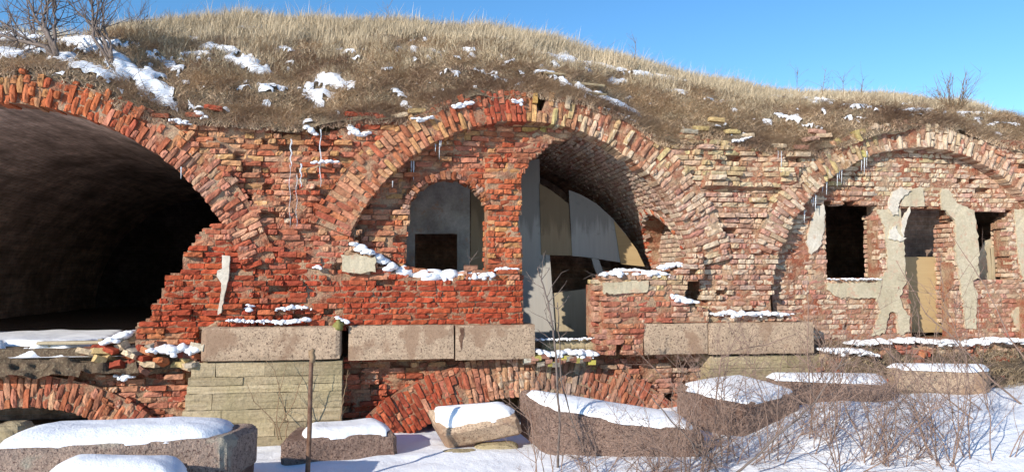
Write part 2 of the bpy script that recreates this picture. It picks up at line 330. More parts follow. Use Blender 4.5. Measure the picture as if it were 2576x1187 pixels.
class Masonry:
    def __init__(s, name, label, cat, loc, group=None):
        s.th = empty(name, loc, label, cat, group); s.th['kind'] = 'thing'; s.b = []; s.r = random.Random(name + str(loc)); s.holes = []
    def add(s, c, ax, nin, tv, L, dep, H, col=None, tilt=.02):
        # c: centre of the front face; ax: along; nin: into the wall; tv: up
        if col is None: col = zone(*proj(c[0], c[1], c[2]), s.r)
        m = Matrix((ax, nin, tv)).transposed()
        m = Matrix.Rotation(s.r.gauss(0, tilt), 3, 'Y') @ Matrix.Rotation(s.r.gauss(0, tilt * 1.5), 3, 'Z') @ Matrix.Rotation(s.r.gauss(0, tilt), 3, 'X') @ m if tilt else m
        m4 = m.to_4x4() @ Matrix.Diagonal((L, dep, H, 1)); m4.translation = Vector(c)
        s.b.append((m4, col, L * H, dep > .2))
    def finish(s, limit=297):
        def key(t):
            p_ = t[0].translation; u, v = proj(p_.x, p_.y, p_.z)
            return (0 if (-10 < u < W0 + 10 and -10 < v < H0 + 10) else 1, -t[2] / (p_.y + DIST) ** 2)
        s.b.sort(key=key); off = Vector(s.th.location)
        for m4, col, _, deep in s.b[:limit]:
            o = bpy.data.objects.new('brick', s.r.choice(TME[14:] if deep else TME[:14])); m = m4.copy(); m.translation = m4.translation - off
            o.parent = s.th; o.matrix_basis = m; o.color = col; COL.objects.link(o)
        rest = s.b[limit:]
        if rest:
            V = []; F = []; T = []; n = 0
            for m4, col, _, deep in rest:
                tv, tf = s.r.choice(TPL[14:] if deep else TPL[:14]); A = np.array(m4)
                V.append(tv @ A[:3, :3].T + A[:3, 3]); F += [tuple(n + q for q in f_) for f_ in tf]; T += [col] * len(tv); n += len(tv)
            o = mesh_obj('brickwork', np.concatenate(V), F, M['brick_a'], s.th, tints=T); o['kind'] = 'stuff'
AX, NIN, UPV = Vector((1, 0, 0)), Vector((0, 1, 0)), Vector((0, 0, 1))
def ero(X, Z, amt, s=0):
    n = fbm(np.asarray(X) * 1.3, np.asarray(Z) * 1.9, 0, 31 + s, 3); m = fbm(np.asarray(X) * 3.2, np.asarray(Z) * 5, 5, 51 + s, 2)
    return amt * (sstep(.42, .66, n) * 1.0 + sstep(.5, .75, m) * .5)
def lay(ms, inside, x0, x1, z0, z1, Y, amt=.05, jit=.012, miss=.03, ch=.077, dep=.13, seed=0, yf=None, colf=None, wild=0.0, hdr=.5, mcap=None):
    r = ms.r; xs = np.arange(x0, x1, .02); z = z0; kk = 0
    while z < z1:
        zc = z + ch / 2; ok = inside(xs, np.full_like(xs, zc)); i = 0
        # gather the runs along this course
        while i < len(xs):
            if not ok[i]: i += 1; continue
            j = i
            while j < len(xs) and ok[j]: j += 1
            a, b = xs[i] - r.uniform(0, .03), xs[j - 1] + r.uniform(0, .03); cur = a; st = (r.random() < .5)
            while cur < b - .04:
                L = (.252 if r.random() > hdr else .122) + r.uniform(-.012, .012)
                if r.random() < .08: L *= .7
                L = min(L, b - cur)
                if b - cur - L < .05: L = b - cur
                if L > .30: L = L / 2
                xc = cur + L / 2; yy = Y + float(ero(xc, zc, amt, seed)) + r.gauss(0, jit)
                if r.random() < wild: yy -= r.uniform(.03, .09)
                if yf: yy += float(yf(xc, zc))
                if r.random() < miss:
                    ms.holes.append((xc, zc, L, ch))
                else:
                    h = ch - .010 + r.uniform(-.004, .003)
                    ms.add((xc + r.gauss(0, .002), yy, zc + r.gauss(0, .003)), AX, NIN, UPV, L - .012, dep + r.uniform(0, .05), h, colf(xc, zc) if colf else None)
                cur += L
            i = j
        z += ch; kk += 1
def core(ms, inside, x0, x1, z0, z1, Y, T, amt=.05, seed=0, yf=None, step=.05, rec=.022, mat=None):
    nx = int((x1 - x0) / step); nz = int((z1 - z0) / step)
    gx = x0 + np.arange(nx) * step + step / 2; gz = z0 + np.arange(nz) * step + step / 2
    GX, GZ = np.meshgrid(gx, gz); ok = inside(GX, GZ)
    vx = x0 + np.arange(nx + 1) * step; vz = z0 + np.arange(nz + 1) * step; VX, VZ = np.meshgrid(vx, vz)
    yy = Y + ero(VX, VZ, amt, seed) + rec + (vn(VX * 9, VZ * 14, 0, 77) - .5) * .03
    if yf: yy = yy + np.vectorize(yf)(VX, VZ)
    for (hx, hz, L, ch) in ms.holes:
        m = (abs(VX - hx) < L / 2 + .01) & (abs(VZ - hz) < ch / 2 + .012); yy = yy + m * .10
    V = []; F = []; idx = {}
    def vid(i, j, b):
        q = (i, j, b)
        if q not in idx: idx[q] = len(V); V.append((vx[i], (Y + T) if b else yy[j, i], vz[j]))
        return idx[q]
    for j in range(nz):
        for i in range(nx):
            if not ok[j, i]: continue
            F.append((vid(i, j, 0), vid(i + 1, j, 0), vid(i + 1, j + 1, 0), vid(i, j + 1, 0)))
            F.append((vid(i, j + 1, 1), vid(i + 1, j + 1, 1), vid(i + 1, j, 1), vid(i, j, 1)))
            if i == 0 or not ok[j, i - 1]: F.append((vid(i, j, 1), vid(i, j, 0), vid(i, j + 1, 0), vid(i, j + 1, 1)))
            if i == nx - 1 or not ok[j, i + 1]: F.append((vid(i + 1, j, 0), vid(i + 1, j, 1), vid(i + 1, j + 1, 1), vid(i + 1, j + 1, 0)))
            if j == 0 or not ok[j - 1, i]: F.append((vid(i, j, 1), vid(i + 1, j, 1), vid(i + 1, j, 0), vid(i, j, 0)))
            if j == nz - 1 or not ok[j + 1, i]: F.append((vid(i, j + 1, 0), vid(i + 1, j + 1, 0), vid(i + 1, j + 1, 1), vid(i, j + 1, 1)))
    return mesh_obj('mortar_core', V, F, mat or M['mortar'], ms.th)
def wallmaker(name, label, poly, Y, T, amt=.05, jit=.012, miss=.03, seed=0, minus=(), yf=None, wild=0.0, cat='brick wall', circ_out=(), hdr=.5, ):
    X0 = min(p[0] for p in poly); X1 = max(p[0] for p in poly); Z0 = min(p[1] for p in poly); Z1 = max(p[1] for p in poly)
    ms = Masonry(name, label, cat, ((X0 + X1) / 2, Y, Z0))
    def ins(x, z):
        ok = in_poly(x, z, poly)
        for q in minus: ok &= ~in_poly(x, z, q)
        for (cx, cz, rr, d0, d1) in circ_out:
            an = np.degrees(np.arctan2(z - cz, x - cx)); ok &= ~(((x - cx) ** 2 + (z - cz) ** 2 < rr * rr) & (an > d0) & (an < d1))
        return ok
    z0 = math.floor(Z0 / .077) * .077
    lay(ms, ins, X0, X1, z0, Z1, Y, amt, jit, miss, seed=seed, yf=yf, wild=wild, hdr=hdr)
    core(ms, ins, X0, X1, Z0, Z1, Y, T, amt, seed, yf)
    return ms, ins
# ------------------------------------------------------------------ arch rings
CI = (2.022, 1.907, 2.66); CO = (2.003, 1.731, 3.27)
LI = (-4.852, 1.397, 3.19); LO = (-4.60, 1.60, 3.33)
RI = (8.309, 1.758, 2.60); RO = (8.20, 1.90, 2.86)
def outer_r(ci, co, a):
    dx, dz = cos(a), sin(a); ox, oz = ci[0] - co[0], ci[1] - co[1]; b = ox * dx + oz * dz; c = ox * ox + oz * oz - co[2] ** 2
    return -b + sqrt(max(b * b - c, 0))
def ring(name, label, ci, co, a0, a1, Y, dep=.34, seed=0, amt=.03, ragged=.03, broken=None, missp=.02, jit=.014):
    ms = Masonry(name, label, 'brick arch', (ci[0], Y, ci[1])); r = ms.r; rm = ci[2] + .28; n = int((a1 - a0) * rm / .079)
    for q in range(n):
        a = a0 + (a1 - a0) * (q + .5) / n; ro = outer_r(ci, co, a) + r.gauss(0, ragged); ri = ci[2] + r.gauss(0, .008)
        if broken: ri, ro = broken(a, ri, ro)
        er = Vector((cos(a), 0, sin(a))); et = Vector((-sin(a), 0, cos(a)))
        cur = ri; first = True; odd = q % 2
        while cur < ro - .05:
            L = (.125 if odd else .255) if first else (.255 if r.random() < .75 else .125)
            L = min(L + r.uniform(-.01, .01), ro - cur); first = False
            if ro - cur - L < .05: L = ro - cur
            if L > .33: L *= .5
            rc = cur + L / 2; c = Vector((ci[0], 0, ci[1])) + er * rc
            yy = Y + float(ero(c.x, c.z, amt, seed)) + r.gauss(0, jit)
            if r.random() > missp:
                # along = radial direction, thickness tangential; ring courses widen outward
                th = .079 * rc / rm - .007
                ms.add((c.x, yy, c.z), er, NIN, et, L - .011, dep, th, tilt=.018)
            cur += L
    # mortar bed behind the faces
    V = []; F = []; na = max(12, int((a1 - a0) * rm / .06)); nr = 10
    for i in range(na + 1):
        a = a0 + (a1 - a0) * i / na; ro = outer_r(ci, co, a) - .01; ri = ci[2] + .015
        if broken: ri, ro = broken(a, ri, ro)
        for j in range(nr + 1):
            rr = ri + (ro - ri) * j / nr; x, z = ci[0] + cos(a) * rr, ci[1] + sin(a) * rr
            V.append((x, Y + float(ero(x, z, amt, seed)) + .025 + (float(vn(x * 9, z * 9, 0, 5)) - .5) * .02, z))
        V.append((ci[0] + cos(a) * ro, Y + .5, ci[1] + sin(a) * ro)); V.append((ci[0] + cos(a) * ri, Y + .36, ci[1] + sin(a) * ri))
    st = nr + 3
    for i in range(na):
        for j in range(nr): F.append((i * st + j, i * st + j + 1, (i + 1) * st + j + 1, (i + 1) * st + j))
        F.append((i * st + nr, i * st + nr + 1, (i + 1) * st + nr + 1, (i + 1) * st + nr))
        F.append((i * st + nr + 2, i * st, (i + 1) * st, (i + 1) * st + nr + 2))
    mesh_obj('mortar_bed', V, F, M['mortar'], ms.th); ms.finish(); return ms

# ------------------------------------------------------------------ ground, hill (setting)
def ground_z(X, Y):
    X = np.asarray(X, float); Y = np.asarray(Y, float)
    z = .14 + .58 * sstep(1.5, 7.5, X) * sstep(-6, -1.4, Y) + .25 * sstep(-6, -14, Y)
    z = z - .0 * X + .16 * (fbm(X * .7, Y * .9, 0, 3, 4) - .5) + .05 * (fbm(X * 3, Y * 3.5, 0, 8, 3) - .5)
    return z
def axis(parts):
    a = []
    for lo, hi, st in parts: a += list(np.arange(lo, hi, st))
    return np.array(a + [parts[-1][1]])
gx = axis([(-260, -40, 20), (-40, -12, 2), (-12, 14, .09), (14, 40, 2), (40, 260, 20)])
gy = axis([(-260, -40, 20), (-40, -12, 2), (-12, -5.5, .3), (-5.5, 1.9, .08)])
GX, GY = np.meshgrid(gx, gy); GZ = ground_z(GX, GY)
snow_ground = mesh_obj('snowy_ground', np.c_[GX.ravel(), GY.ravel(), GZ.ravel()], grid_faces(len(gx), len(gy)), M['snow'], smooth=True)
tag(snow_ground, kind='structure')

TOPL = [(-600, 150), (-200, 165), (0, 178), (120, 182), (200, 200), (260, 222), (330, 262), (400, 288), (470, 292), (620, 302), (760, 312), (860, 300), (960, 290), (1020, 296), (1100, 262), (1200, 238),
        (1330, 228), (1450, 246), (1560, 286), (1640, 345), (1700, 352), (1760, 342), (1850, 350), (1950, 372), (2040, 372), (2100, 350), (2180, 318), (2290, 303), (2400, 320), (2480, 350), (2576, 372), (2900, 400)]
SKYL = [(-600, 60), (0, 88), (120, 92), (200, 102), (300, 92), (400, 66), (600, 56), (800, 62), (1000, 66), (1200, 84), (1400, 118), (1600, 172), (1800, 218), (1950, 244), (2100, 252), (2250, 246), (2400, 268), (2576, 302), (2900, 340)]
CREST = 4.2
top_xz = [P(u, v, .25) for u, v in TOPL]; sky_xz = [P(u, v, CREST) for u, v in SKYL]
def hill_z(X, Y):
    X = np.asarray(X, float); Y = np.asarray(Y, float)
    zb = np.interp(X, [p[0] for p in top_xz], [p[1] for p in top_xz])
    # the skyline is nearly straight along the slope, so the same curve is used at every depth
    xs = [p[0] for p in sky_xz]; zs = [p[1] for p in sky_xz]
    zc = np.interp(X, xs, zs)
    s = np.clip((Y - .1) / (CREST - .1), 0, 1); e = s ** .92
    zb2 = zb + (zc - zb) * e
    late = np.maximum(Y - CREST, 0); z = zb2 + np.where(Y > CREST, .9 * (1 - np.exp(-late / 6)) * .3 - late * .02, 0)
    z = z - np.clip(.12 - Y, 0, 1) * 1.2
    n = (fbm(X * 1.1, Y * 1.3, 0, 61, 4) - .5) * .34 + (fbm(X * 4, Y * 5, 0, 62, 3) - .5) * .14
    return z + n * sstep(.0, .5, Y) * (1 - .6 * sstep(3.2, 4.4, Y))
hx = axis([(-260, -40, 20), (-40, -12, 2), (-12, 14, .08), (14, 40, 2), (40, 260, 20)]); hy = axis([(.02, 5.2, .07), (5.2, 20, 1.5), (20, 260, 24)])
HX, HY = np.meshgrid(hx, hy); HZ = hill_z(HX, HY); lip = sstep(.45, .0, HY) * (abs(HX) < 13); HZ = HZ + lip * .28 * (fbm(HX * 2.3, HY * 2, 0, 301, 5) - .5); HY = HY - lip * .16 * (fbm(HX * 3.1, HY * 2, 0, 302, 4) - .35)
hill = mesh_obj('hill', np.c_[HX.ravel(), HY.ravel(), HZ.ravel()], grid_faces(len(hx), len(hy)), M['turf'], smooth=True); tag(hill, kind='structure')
def hill_hit(u, v):
    d = ray(u, v); t = DIST / d[1]; pt = None
    for i in range(1400):
        t += .012; x, y, z = d[0] * t, -DIST + d[1] * t, EYE + d[2] * t
        if y > .05 and z < float(hill_z(x, y)): return Vector((x, y, z))
        if y > CREST + 1: break
    return None
# snow lying on the hill
HSN = [(25, 92, 60, 17, 0), (20, 138, 50, 13, 0), (110, 100, 50, 12, 0), (175, 103, 60, 9, 0), (240, 128, 55, 14, 0), (85, 133, 40, 10, 0), (160, 150, 45, 10, 0), (300, 118, 40, 12, 0), (215, 112, 60, 8, 0),
       (335, 190, 75, 24, 32), (392, 228, 66, 30, 35), (300, 160, 40, 20, 30), (235, 188, 55, 12, 15), (215, 178, 30, 12, 0), (110, 205, 20, 10, 0), (45, 192, 16, 10, 0), (70, 195, 14, 10, 0), (135, 200, 30, 10, -20),
       (625, 165, 60, 15, 15), (650, 182, 45, 14, 10), (640, 75, 36, 6, 0), (690, 82, 40, 5, 0), (680, 230, 42, 11, 0), (790, 236, 48, 14, 10), (800, 258, 26, 14, 30), (840, 205, 40, 16, 0), (860, 218, 30, 10, 0), (560, 130, 60, 9, 10),
       (480, 108, 26, 8, 0), (500, 140, 40, 6, 0), (1000, 240, 24, 10, 30), (1018, 272, 20, 8, 0), (1098, 222, 28, 8, 20), (1135, 228, 18, 6, 20), (1238, 198, 50, 6, 20), (1255, 104, 26, 5, 0), (1060, 105, 26, 4, 0), (900, 150, 30, 6, 0), (1180, 130, 30, 4, 0),
       (1420, 150, 45, 16, 8), (1490, 166, 60, 11, 12), (1540, 178, 40, 8, 12), (1640, 196, 70, 7, 10), (1700, 204, 40, 5, 5), (1550, 212, 30, 10, 0), (1350, 142, 30, 4, 0), (1375, 190, 50, 5, 5), (1410, 206, 46, 9, 25), (1460, 224, 36, 7, 30),
       (1480, 236, 40, 7, 22), (1540, 262, 46, 7, 22), (1590, 285, 36, 6, 30), (1860, 350, 34, 8, 8), (1990, 304, 34, 6, 8), (2042, 322, 22, 6, 0), (1960, 294, 30, 4, 0), (2000, 250, 60, 6, 5), (2060, 262, 40, 5, 0), (2170, 274, 60, 4, 2), (2140, 300, 30, 4, 0),
       (2300, 284, 60, 5, 2), (2300, 298, 30, 4, 5), (2440, 290, 60, 3, 3), (2520, 318, 40, 3, 3), (560, 285, 20, 8, 0), (505, 285, 16, 8, 0), (775, 318, 20, 12, 50), (900, 312, 42, 6, 25), (905, 330, 20, 14, 60), (960, 110, 22, 3, 0), (720, 130, 26, 5, 0), (440, 175, 30, 10, 20), (1700, 235, 30, 4, 5), (1830, 262, 40, 4, 5)]
_r = random.Random(3)
for _i in range(150):
    _u = _r.uniform(230, 1150) if _i < 100 else _r.uniform(1150, 2560); _t = np.interp(_u, [p[0] for p in TOPL], [p[1] for p in TOPL]); _s = np.interp(_u, [p[0] for p in SKYL], [p[1] for p in SKYL])
    HSN.append((_u, _t + (_s - _t) * _r.uniform(.0, .75), _r.uniform(6, 20), _r.uniform(3, 6), _r.uniform(-15, 35)))
def snow_mask(U, V_):
    m = np.full(U.shape, -2.0)
    for cu, cv, a, b, ang in HSN:
        t = radians(ang); du, dv = U - cu, V_ - cv; p_ = (du * cos(t) + dv * sin(t)) / (a * 1.1); q_ = (-du * sin(t) + dv * cos(t)) / (b * 1.15)
        m = np.maximum(m, 1 - np.sqrt(p_ * p_ + q_ * q_))
    return m
sx = np.arange(-7.5, 12.5, .035); sy = np.arange(.04, 4.6, .045); SX, SY = np.meshgrid(sx, sy); SZ = hill_z(SX, SY)
PU, PV = proj(SX, SY, SZ)
mk = snow_mask(PU, PV) + (fbm(SX * 7, SY * 6, 0, 12, 4) - .5) * 2.1 - .06
mk = np.where(snow_mask(PU, PV) < -.25, -1, mk); hgt = .07 * sstep(-.08, .6, mk) - .02 * (mk < 0)
SZ2 = SZ + hgt + .004; okc = (mk[:-1, :-1] > -.06) & (mk[1:, 1:] > -.06) & (mk[:-1, 1:] > -.06) & (mk[1:, :-1] > -.06)
nxs = len(sx); JJ, II = np.nonzero(okc); used = {}; V = []; F = []
flat = np.c_[SX.ravel(), SY.ravel(), SZ2.ravel()]
for j, i in zip(JJ, II):
    q = []
    for a in (j * nxs + i, j * nxs + i + 1, (j + 1) * nxs + i + 1, (j + 1) * nxs + i):
        if a not in used: used[a] = len(V); V.append(flat[a])
        q.append(used[a])
    F.append(tuple(q))
o = mesh_obj('snow_patches', V, F, M['snow'], smooth=True)
tag(o, 'patchy thin snow lying between the dry grass on the bank above the arches', 'snow', kind='stuff')
# ------------------------------------------------------------------ dry grass
def blades(name, N, label, pts_fn, seed, segs=3):
    rg = np.random.default_rng(seed); B, Hh, Wd, lean, C = pts_fn(rg, N); N = len(B)
    ang = rg.uniform(0, pi, N); wx, wy = np.cos(ang) * Wd, np.sin(ang) * Wd
    la = rg.uniform(0, 2 * pi, N); lx, ly = np.cos(la) * lean * Hh + .12 * Hh, np.sin(la) * lean * Hh
    V = np.zeros((N, 2 * segs + 1, 3))
    for s_ in range(segs + 1):
        t = s_ / segs; cx = B[:, 0] + lx * t ** 2; cy = B[:, 1] + ly * t ** 2; cz = B[:, 2] + Hh * (t - .25 * lean * t * t)
        wsc = (1 - t) ** .6
        if s_ < segs:
            V[:, 2 * s_] = np.c_[cx - wx * wsc, cy - wy * wsc, cz]; V[:, 2 * s_ + 1] = np.c_[cx + wx * wsc, cy + wy * wsc, cz]
        else: V[:, 2 * segs] = np.c_[cx, cy, cz]
    nv = 2 * segs + 1; tri = []
    for s_ in range(segs - 1):
        a = 2 * s_; tri += [(a, a + 1, a + 3), (a, a + 3, a + 2)]
    tri.append((2 * segs - 2, 2 * segs - 1, 2 * segs)); tri = np.array(tri)
    Fs = (tri[None] + (np.arange(N) * nv)[:, None, None]).reshape(-1, 3)
    me = bpy.data.meshes.new(name); me.vertices.add(N * nv); me.vertices.foreach_set('co', V.reshape(-1).astype(np.float32))
    me.loops.add(Fs.size); me.loops.foreach_set('vertex_index', Fs.ravel().astype(np.int32)); me.polygons.add(len(Fs))
    me.polygons.foreach_set('loop_start', np.arange(0, Fs.size, 3, dtype=np.int32)); me.polygons.foreach_set('loop_total', np.full(len(Fs), 3, np.int32))
    me.update(calc_edges=True); a = me.color_attributes.new('tint', 'FLOAT_COLOR', 'POINT')
    a.data.foreach_set('color', np.repeat(np.c_[C, np.ones(N)], nv, 0).astype(np.float32).ravel()); me.materials.append(M['straw'])
    o = bpy.data.objects.new(name, me); COL.objects.link(o); tag(o, label, 'grass', kind='stuff')
def straw_pts(rg, N):
    X = rg.uniform(-8.2, 12.8, N); Y = rg.uniform(.15, 5.0, N); Z = hill_z(X, Y); U, V_ = proj(X, Y, Z)
    s = np.clip(Y / CREST, 0, 1.1); clump = fbm(X * 1.6, Y * 2.2, 0, 91, 3); cl2 = fbm(X * 6, Y * 6, 0, 93, 3)
    left = sstep(330, 200, U)            # the left end is nearly bare
    dens = np.clip((.5 + .9 * s) * (.08 + 1.6 * sstep(.38, .58, clump)) * (.5 + sstep(.4, .6, cl2)), 0, 1)
    dens *= 1 - .85 * left; dens *= np.where(snow_mask(U, V_) > .05, .08, 1); dens = np.where(s > .8, np.maximum(dens, .75 * (1 - .8 * left)), dens)
    k_ = rg.random(N) < dens; X, Y, Z, s, clump, cl2, U = [q[k_] for q in (X, Y, Z, s, clump, cl2, U)]; n = len(X)
    Hh = (.10 + .17 * sstep(.15, .9, s)) * rg.uniform(.55, 1.3, n) * (.65 + .7 * clump); Hh *= np.where(rg.random(n) < .03, 1.6, 1)
    Hh = Hh * (1 - .25 * sstep(1700, 2100, U))
    lean = np.clip(rg.normal(.45, .3, n) + .9 * sstep(.55, .05, s), .05, 1.9); Wd = rg.uniform(.003, .0065, n)
    a = np.array([.60, .485, .33]); b = np.array([.30, .235, .16]); f = np.clip(.25 + sstep(.05, .5, s) * .55 + (clump - .5) * 1.2 + rg.normal(.08, .2, n), 0, 1)[:, None]
    C = (a * f + b * (1 - f)) * rg.uniform(.7, 1.2, (n, 1)); return np.c_[X, Y, Z - .01], Hh, Wd, lean, C
blades('dry_grass', 300000, 'tall straw-coloured dry grass covering the top of the earth bank', straw_pts, 5)
def mat_pts(rg, N):
    X = rg.uniform(-8.2, 12.8, N); Y = np.where(rg.random(N) < .2, rg.uniform(-.04, .3, N), rg.uniform(.03, 2.9, N)); Z = hill_z(X, Y); U, V_ = proj(X, Y, Z); cl = fbm(X * 2.2, Y * 2.6, 0, 191, 4)
    k_ = (rg.random(N) < (.22 + sstep(.36, .56, cl)) * (1 - .7 * sstep(300, 180, U))) & ((snow_mask(U, V_) < .1) | (rg.random(N) < .05)); X, Y, Z = X[k_], Y[k_], Z[k_]; n = len(X)
    Hh = rg.uniform(.05, .20, n); lean = rg.uniform(1.0, 3.0, n); Wd = rg.uniform(.003, .007, n)
    f = np.clip(rg.random((n, 1)) * .8 + (fbm(X * 1.5, Y * 2, 0, 291, 3)[:, None] - .45) * 2.2, 0, 1); C = np.array([.64, .475, .315]) * f + np.array([.31, .205, .14]) * (1 - f)
    return np.c_[X, Y, Z + .01], Hh, Wd, lean, C
blades('matted_grass', 270000, 'matted brown dead grass and stems hanging over the tops of the brick walls', mat_pts, 6)

# ------------------------------------------------------------------ the masonry: rings
ring('brick_arch', 'big round arch ring of orange-brown bricks at the left edge, over the darkest vault', LI, LO, radians(19), radians(150), -.02, amt=.05, ragged=.05, seed=1, jit=.02)
def gap_mid(a, ri, ro):
    d = math.degrees(a)
    if 84.5 < d < 87: return ri, ri + .16
    if 80 < d < 84.5: return ri + .0, ro - .03
    return ri, ro
ring('brick_arch', 'middle round arch ring of yellow, red and cream bricks over the two grey boarded openings', CI, CO, radians(13), radians(158), -.03, amt=.045, ragged=.04, seed=2, broken=gap_mid, jit=.017)
ring('brick_arch', 'right-hand smaller arch ring smeared with cream mortar over the plastered wall', RI, RO, radians(8), radians(160), -.02, amt=.05, ragged=.05, seed=3, jit=.018)
# ---- walls between the arches
polyA = pp([(402, 300), (430, 292), (455, 300), (480, 285), (520, 288), (545, 300), (620, 306), (700, 312), (760, 318), (800, 330), (870, 322), (872, 296), (960, 290), (1000, 300), (1040, 330), (1000, 500), (888, 600), (915, 628), (945, 645), (948, 690), (884, 700), (884, 815), (870, 826),
            (500, 826), (500, 868), (340, 868), (338, 822), (382, 800), (380, 770), (408, 760), (412, 692), (455, 688), (460, 640), (480, 628), (482, 600), (520, 580), (535, 555)])
wA, _ = wallmaker('brick_wall', 'tall ragged pier of mixed yellow and red bricks between the left and middle arches', polyA, 0.02, .5, amt=.085, jit=.02, miss=.035, seed=11,
                  minus=(), circ_out=((LI[0], LI[1], LI[2] + .40, 22, 200), (CI[0], CI[1], CI[2] + .44, 0, 155)), wild=.12, hdr=.62)
# bricks left of the pier below the ring (broken edge standing inside the left arch)
polyA2 = pp([(560, 560), (535, 556), (520, 572), (488, 590), (484, 612), (460, 640), (458, 680), (412, 694), (408, 752), (380, 768), (380, 798), (345, 815), (340, 868), (496, 868), (496, 828), (640, 828), (640, 560)])
wA2, _ = wallmaker('brick_wall', 'stepped broken edge of bright red bricks standing at the right foot of the left arch', polyA2, 0.0, .5, amt=.05, jit=.014, miss=.02, seed=12, circ_out=(), wild=.1, hdr=.4)
polyP = pp([(880, 690), (900, 668), (950, 668), (985, 685), (1040, 700), (1130, 704), (1180, 690), (1250, 690), (1255, 680), (1305, 680), (1306, 700), (1314, 705), (1318, 740), (1312, 770), (1320, 800), (1318, 822), (862, 822), (866, 760)])
wP, _ = wallmaker('brick_wall', 'low parapet of even deep red brick courses under the arched window opening', polyP, -.0, .32, amt=.025, jit=.006, miss=.015, seed=13, hdr=.38)
polyB = pp([(1640, 330), (1665, 342), (1700, 338), (1745, 330), (1752, 345), (1790, 350), (1850, 362), (1930, 372), (2000, 388), (2045, 392), (2060, 420), (2040, 640), (1975, 700), (1985, 760), (2000, 800), (2010, 815), (1620, 815), (1690, 640), (1600, 420)])
def overhang(x, z):
    u, v = proj(x, 0, z); d = 0.0
    if 1770 < u < 2010 and 345 < v < 472: d -= .075
    if 1745 < u < 1990 and 472 <= v < 548: d += .03
    if 1770 < u < 1985 and 545 <= v < 600: d += .09
    if v > 790: d -= .05
    return d
wB, _ = wallmaker('brick_wall', 'pier of overhanging cream courses above pinkish bricks between the middle and right arches', polyB, .0, .5, amt=.06, jit=.015, miss=.02, seed=14, yf=overhang,
                  circ_out=((CI[0], CI[1], CI[2] + .46, 16, 200), (CI[0], CI[1], CI[2] + .0, -60, 16), (RI[0], RI[1], RI[2] + .26, -10, 157), (RI[0], RI[1], RI[2] - .02, 150, 180)), wild=.05, hdr=.5)
# top right corner behind the right arch
polyC = pp([(2470, 360), (2520, 345), (2600, 350), (2800, 360), (2800, 900), (2590, 900), (2590, 480)])
wC, _ = wallmaker('brick_wall', 'corner of orange and cream bricks at the right end above the right arch', polyC, .0, .5, amt=.06, jit=.02, seed=15, circ_out=((RI[0], RI[1], RI[2] + .2, 7, 200),))
# ---- infill wall of the middle arch with its window and the pillar
YT = .22
RC = (CI[0], CI[1], 2.72)
polyT = pp([(850, 300), (1450, 290), (1448, 335), (1420, 352), (1395, 350), (1372, 372), (1350, 392), (1335, 400), (1322, 425), (1310, 450), (1312, 500), (1306, 560), (1310, 620), (1313, 690), (1313, 705), (840, 705)], YT)
win = []
for q in range(17):
    a = pi * q / 16; win.append((1128 + 98 * cos(a), 540 - 91 * sin(a)))
win = [(1226, 700), (1226, 560)] + win + [(1022, 600), (1016, 700)]
winp = pp(win, YT)
def tymp_depth(x, z):
    u, v = proj(x, YT, z); d = 0.0
    if 1040 < u < 1270 and 385 < v < 430: d += .05
    if u < 1040 and 400 < v < 520: d += .10
    if u > 1225 and v > 400: d -= .06
    return d
RCI = (CI[0], CI[1], CI[2] + .10)
X0 = min(p[0] for p in polyT); X1 = max(p[0] for p in polyT); Z0 = min(p[1] for p in polyT); Z1 = max(p[1] for p in polyT)
wT = Masonry('brick_wall', 'ruined orange brick infill wall with arched window and pillar inside the middle arch', 'brick wall', ((X0 + X1) / 2, YT, Z0))
def insT(x, z): return in_poly(x, z, polyT) & ~in_poly(x, z, winp) & ((x - CI[0]) ** 2 + (z - CI[1]) ** 2 < 2.75 ** 2) 
lay(wT, insT, X0, X1, 1.54, Z1, YT, .06, .014, .02, seed=21, yf=tymp_depth, wild=.06, hdr=.55)
core(wT, insT, X0, X1, Z0, Z1, YT, .34, .06, 21, tymp_depth)
wcx, wcz = P(1128, 540, YT); wrx = P(1226, 540, YT)[0] - wcx; wrz = P(1128, 449, YT)[1] - wcz
for q in range(25):
    a = pi * (q + .5) / 25; er = Vector((cos(a), 0, sin(a))); et = Vector((-sin(a), 0, cos(a)))
    wT.add((wcx + cos(a) * (wrx + .05), YT + .02 + wT.r.gauss(0, .006), wcz + sin(a) * (wrz + .05)), er, NIN, et, wT.r.choice([.07, .10, .125]), .3, .066, (*[x * .75 for x in wT.r.choice(PAL['pink'] + PAL['rust'] + PAL['brown'])], .25))
# right-hand reveal of the window and the right side of the pillar laid in brick
def reveal(ms, X, z0, z1, Y0, Y1, face=-1, xf=None):
    r = ms.r; z = z0; k_ = 0
    while z < z1:
        y = Y0 + (.0 if k_ % 2 else -.06)
        while y < Y1 - .04:
            L = min(.25 if r.random() < .5 else .122, Y1 - y); xx = X + (xf(z) if xf else 0) + r.gauss(0, .008)
            if face < 0: ms.add((xx, y + L / 2, z + .0385), Vector((0, -1, 0)), Vector((1, 0, 0)), UPV, L - .012, .1, .064)
            else: ms.add((xx, y + L / 2, z + .0385), Vector((0, 1, 0)), Vector((-1, 0, 0)), UPV, L - .012, .1, .064)
            y += L
        z += .077; k_ += 1
wx = P(1226, 600, YT)[0]
reveal(wT, wx + .0, P(0, 700, YT)[1], P(0, 545, YT)[1], YT + .07, YT + .55, -1)
mx = P(1311, 600, YT)[0]
wT.finish()
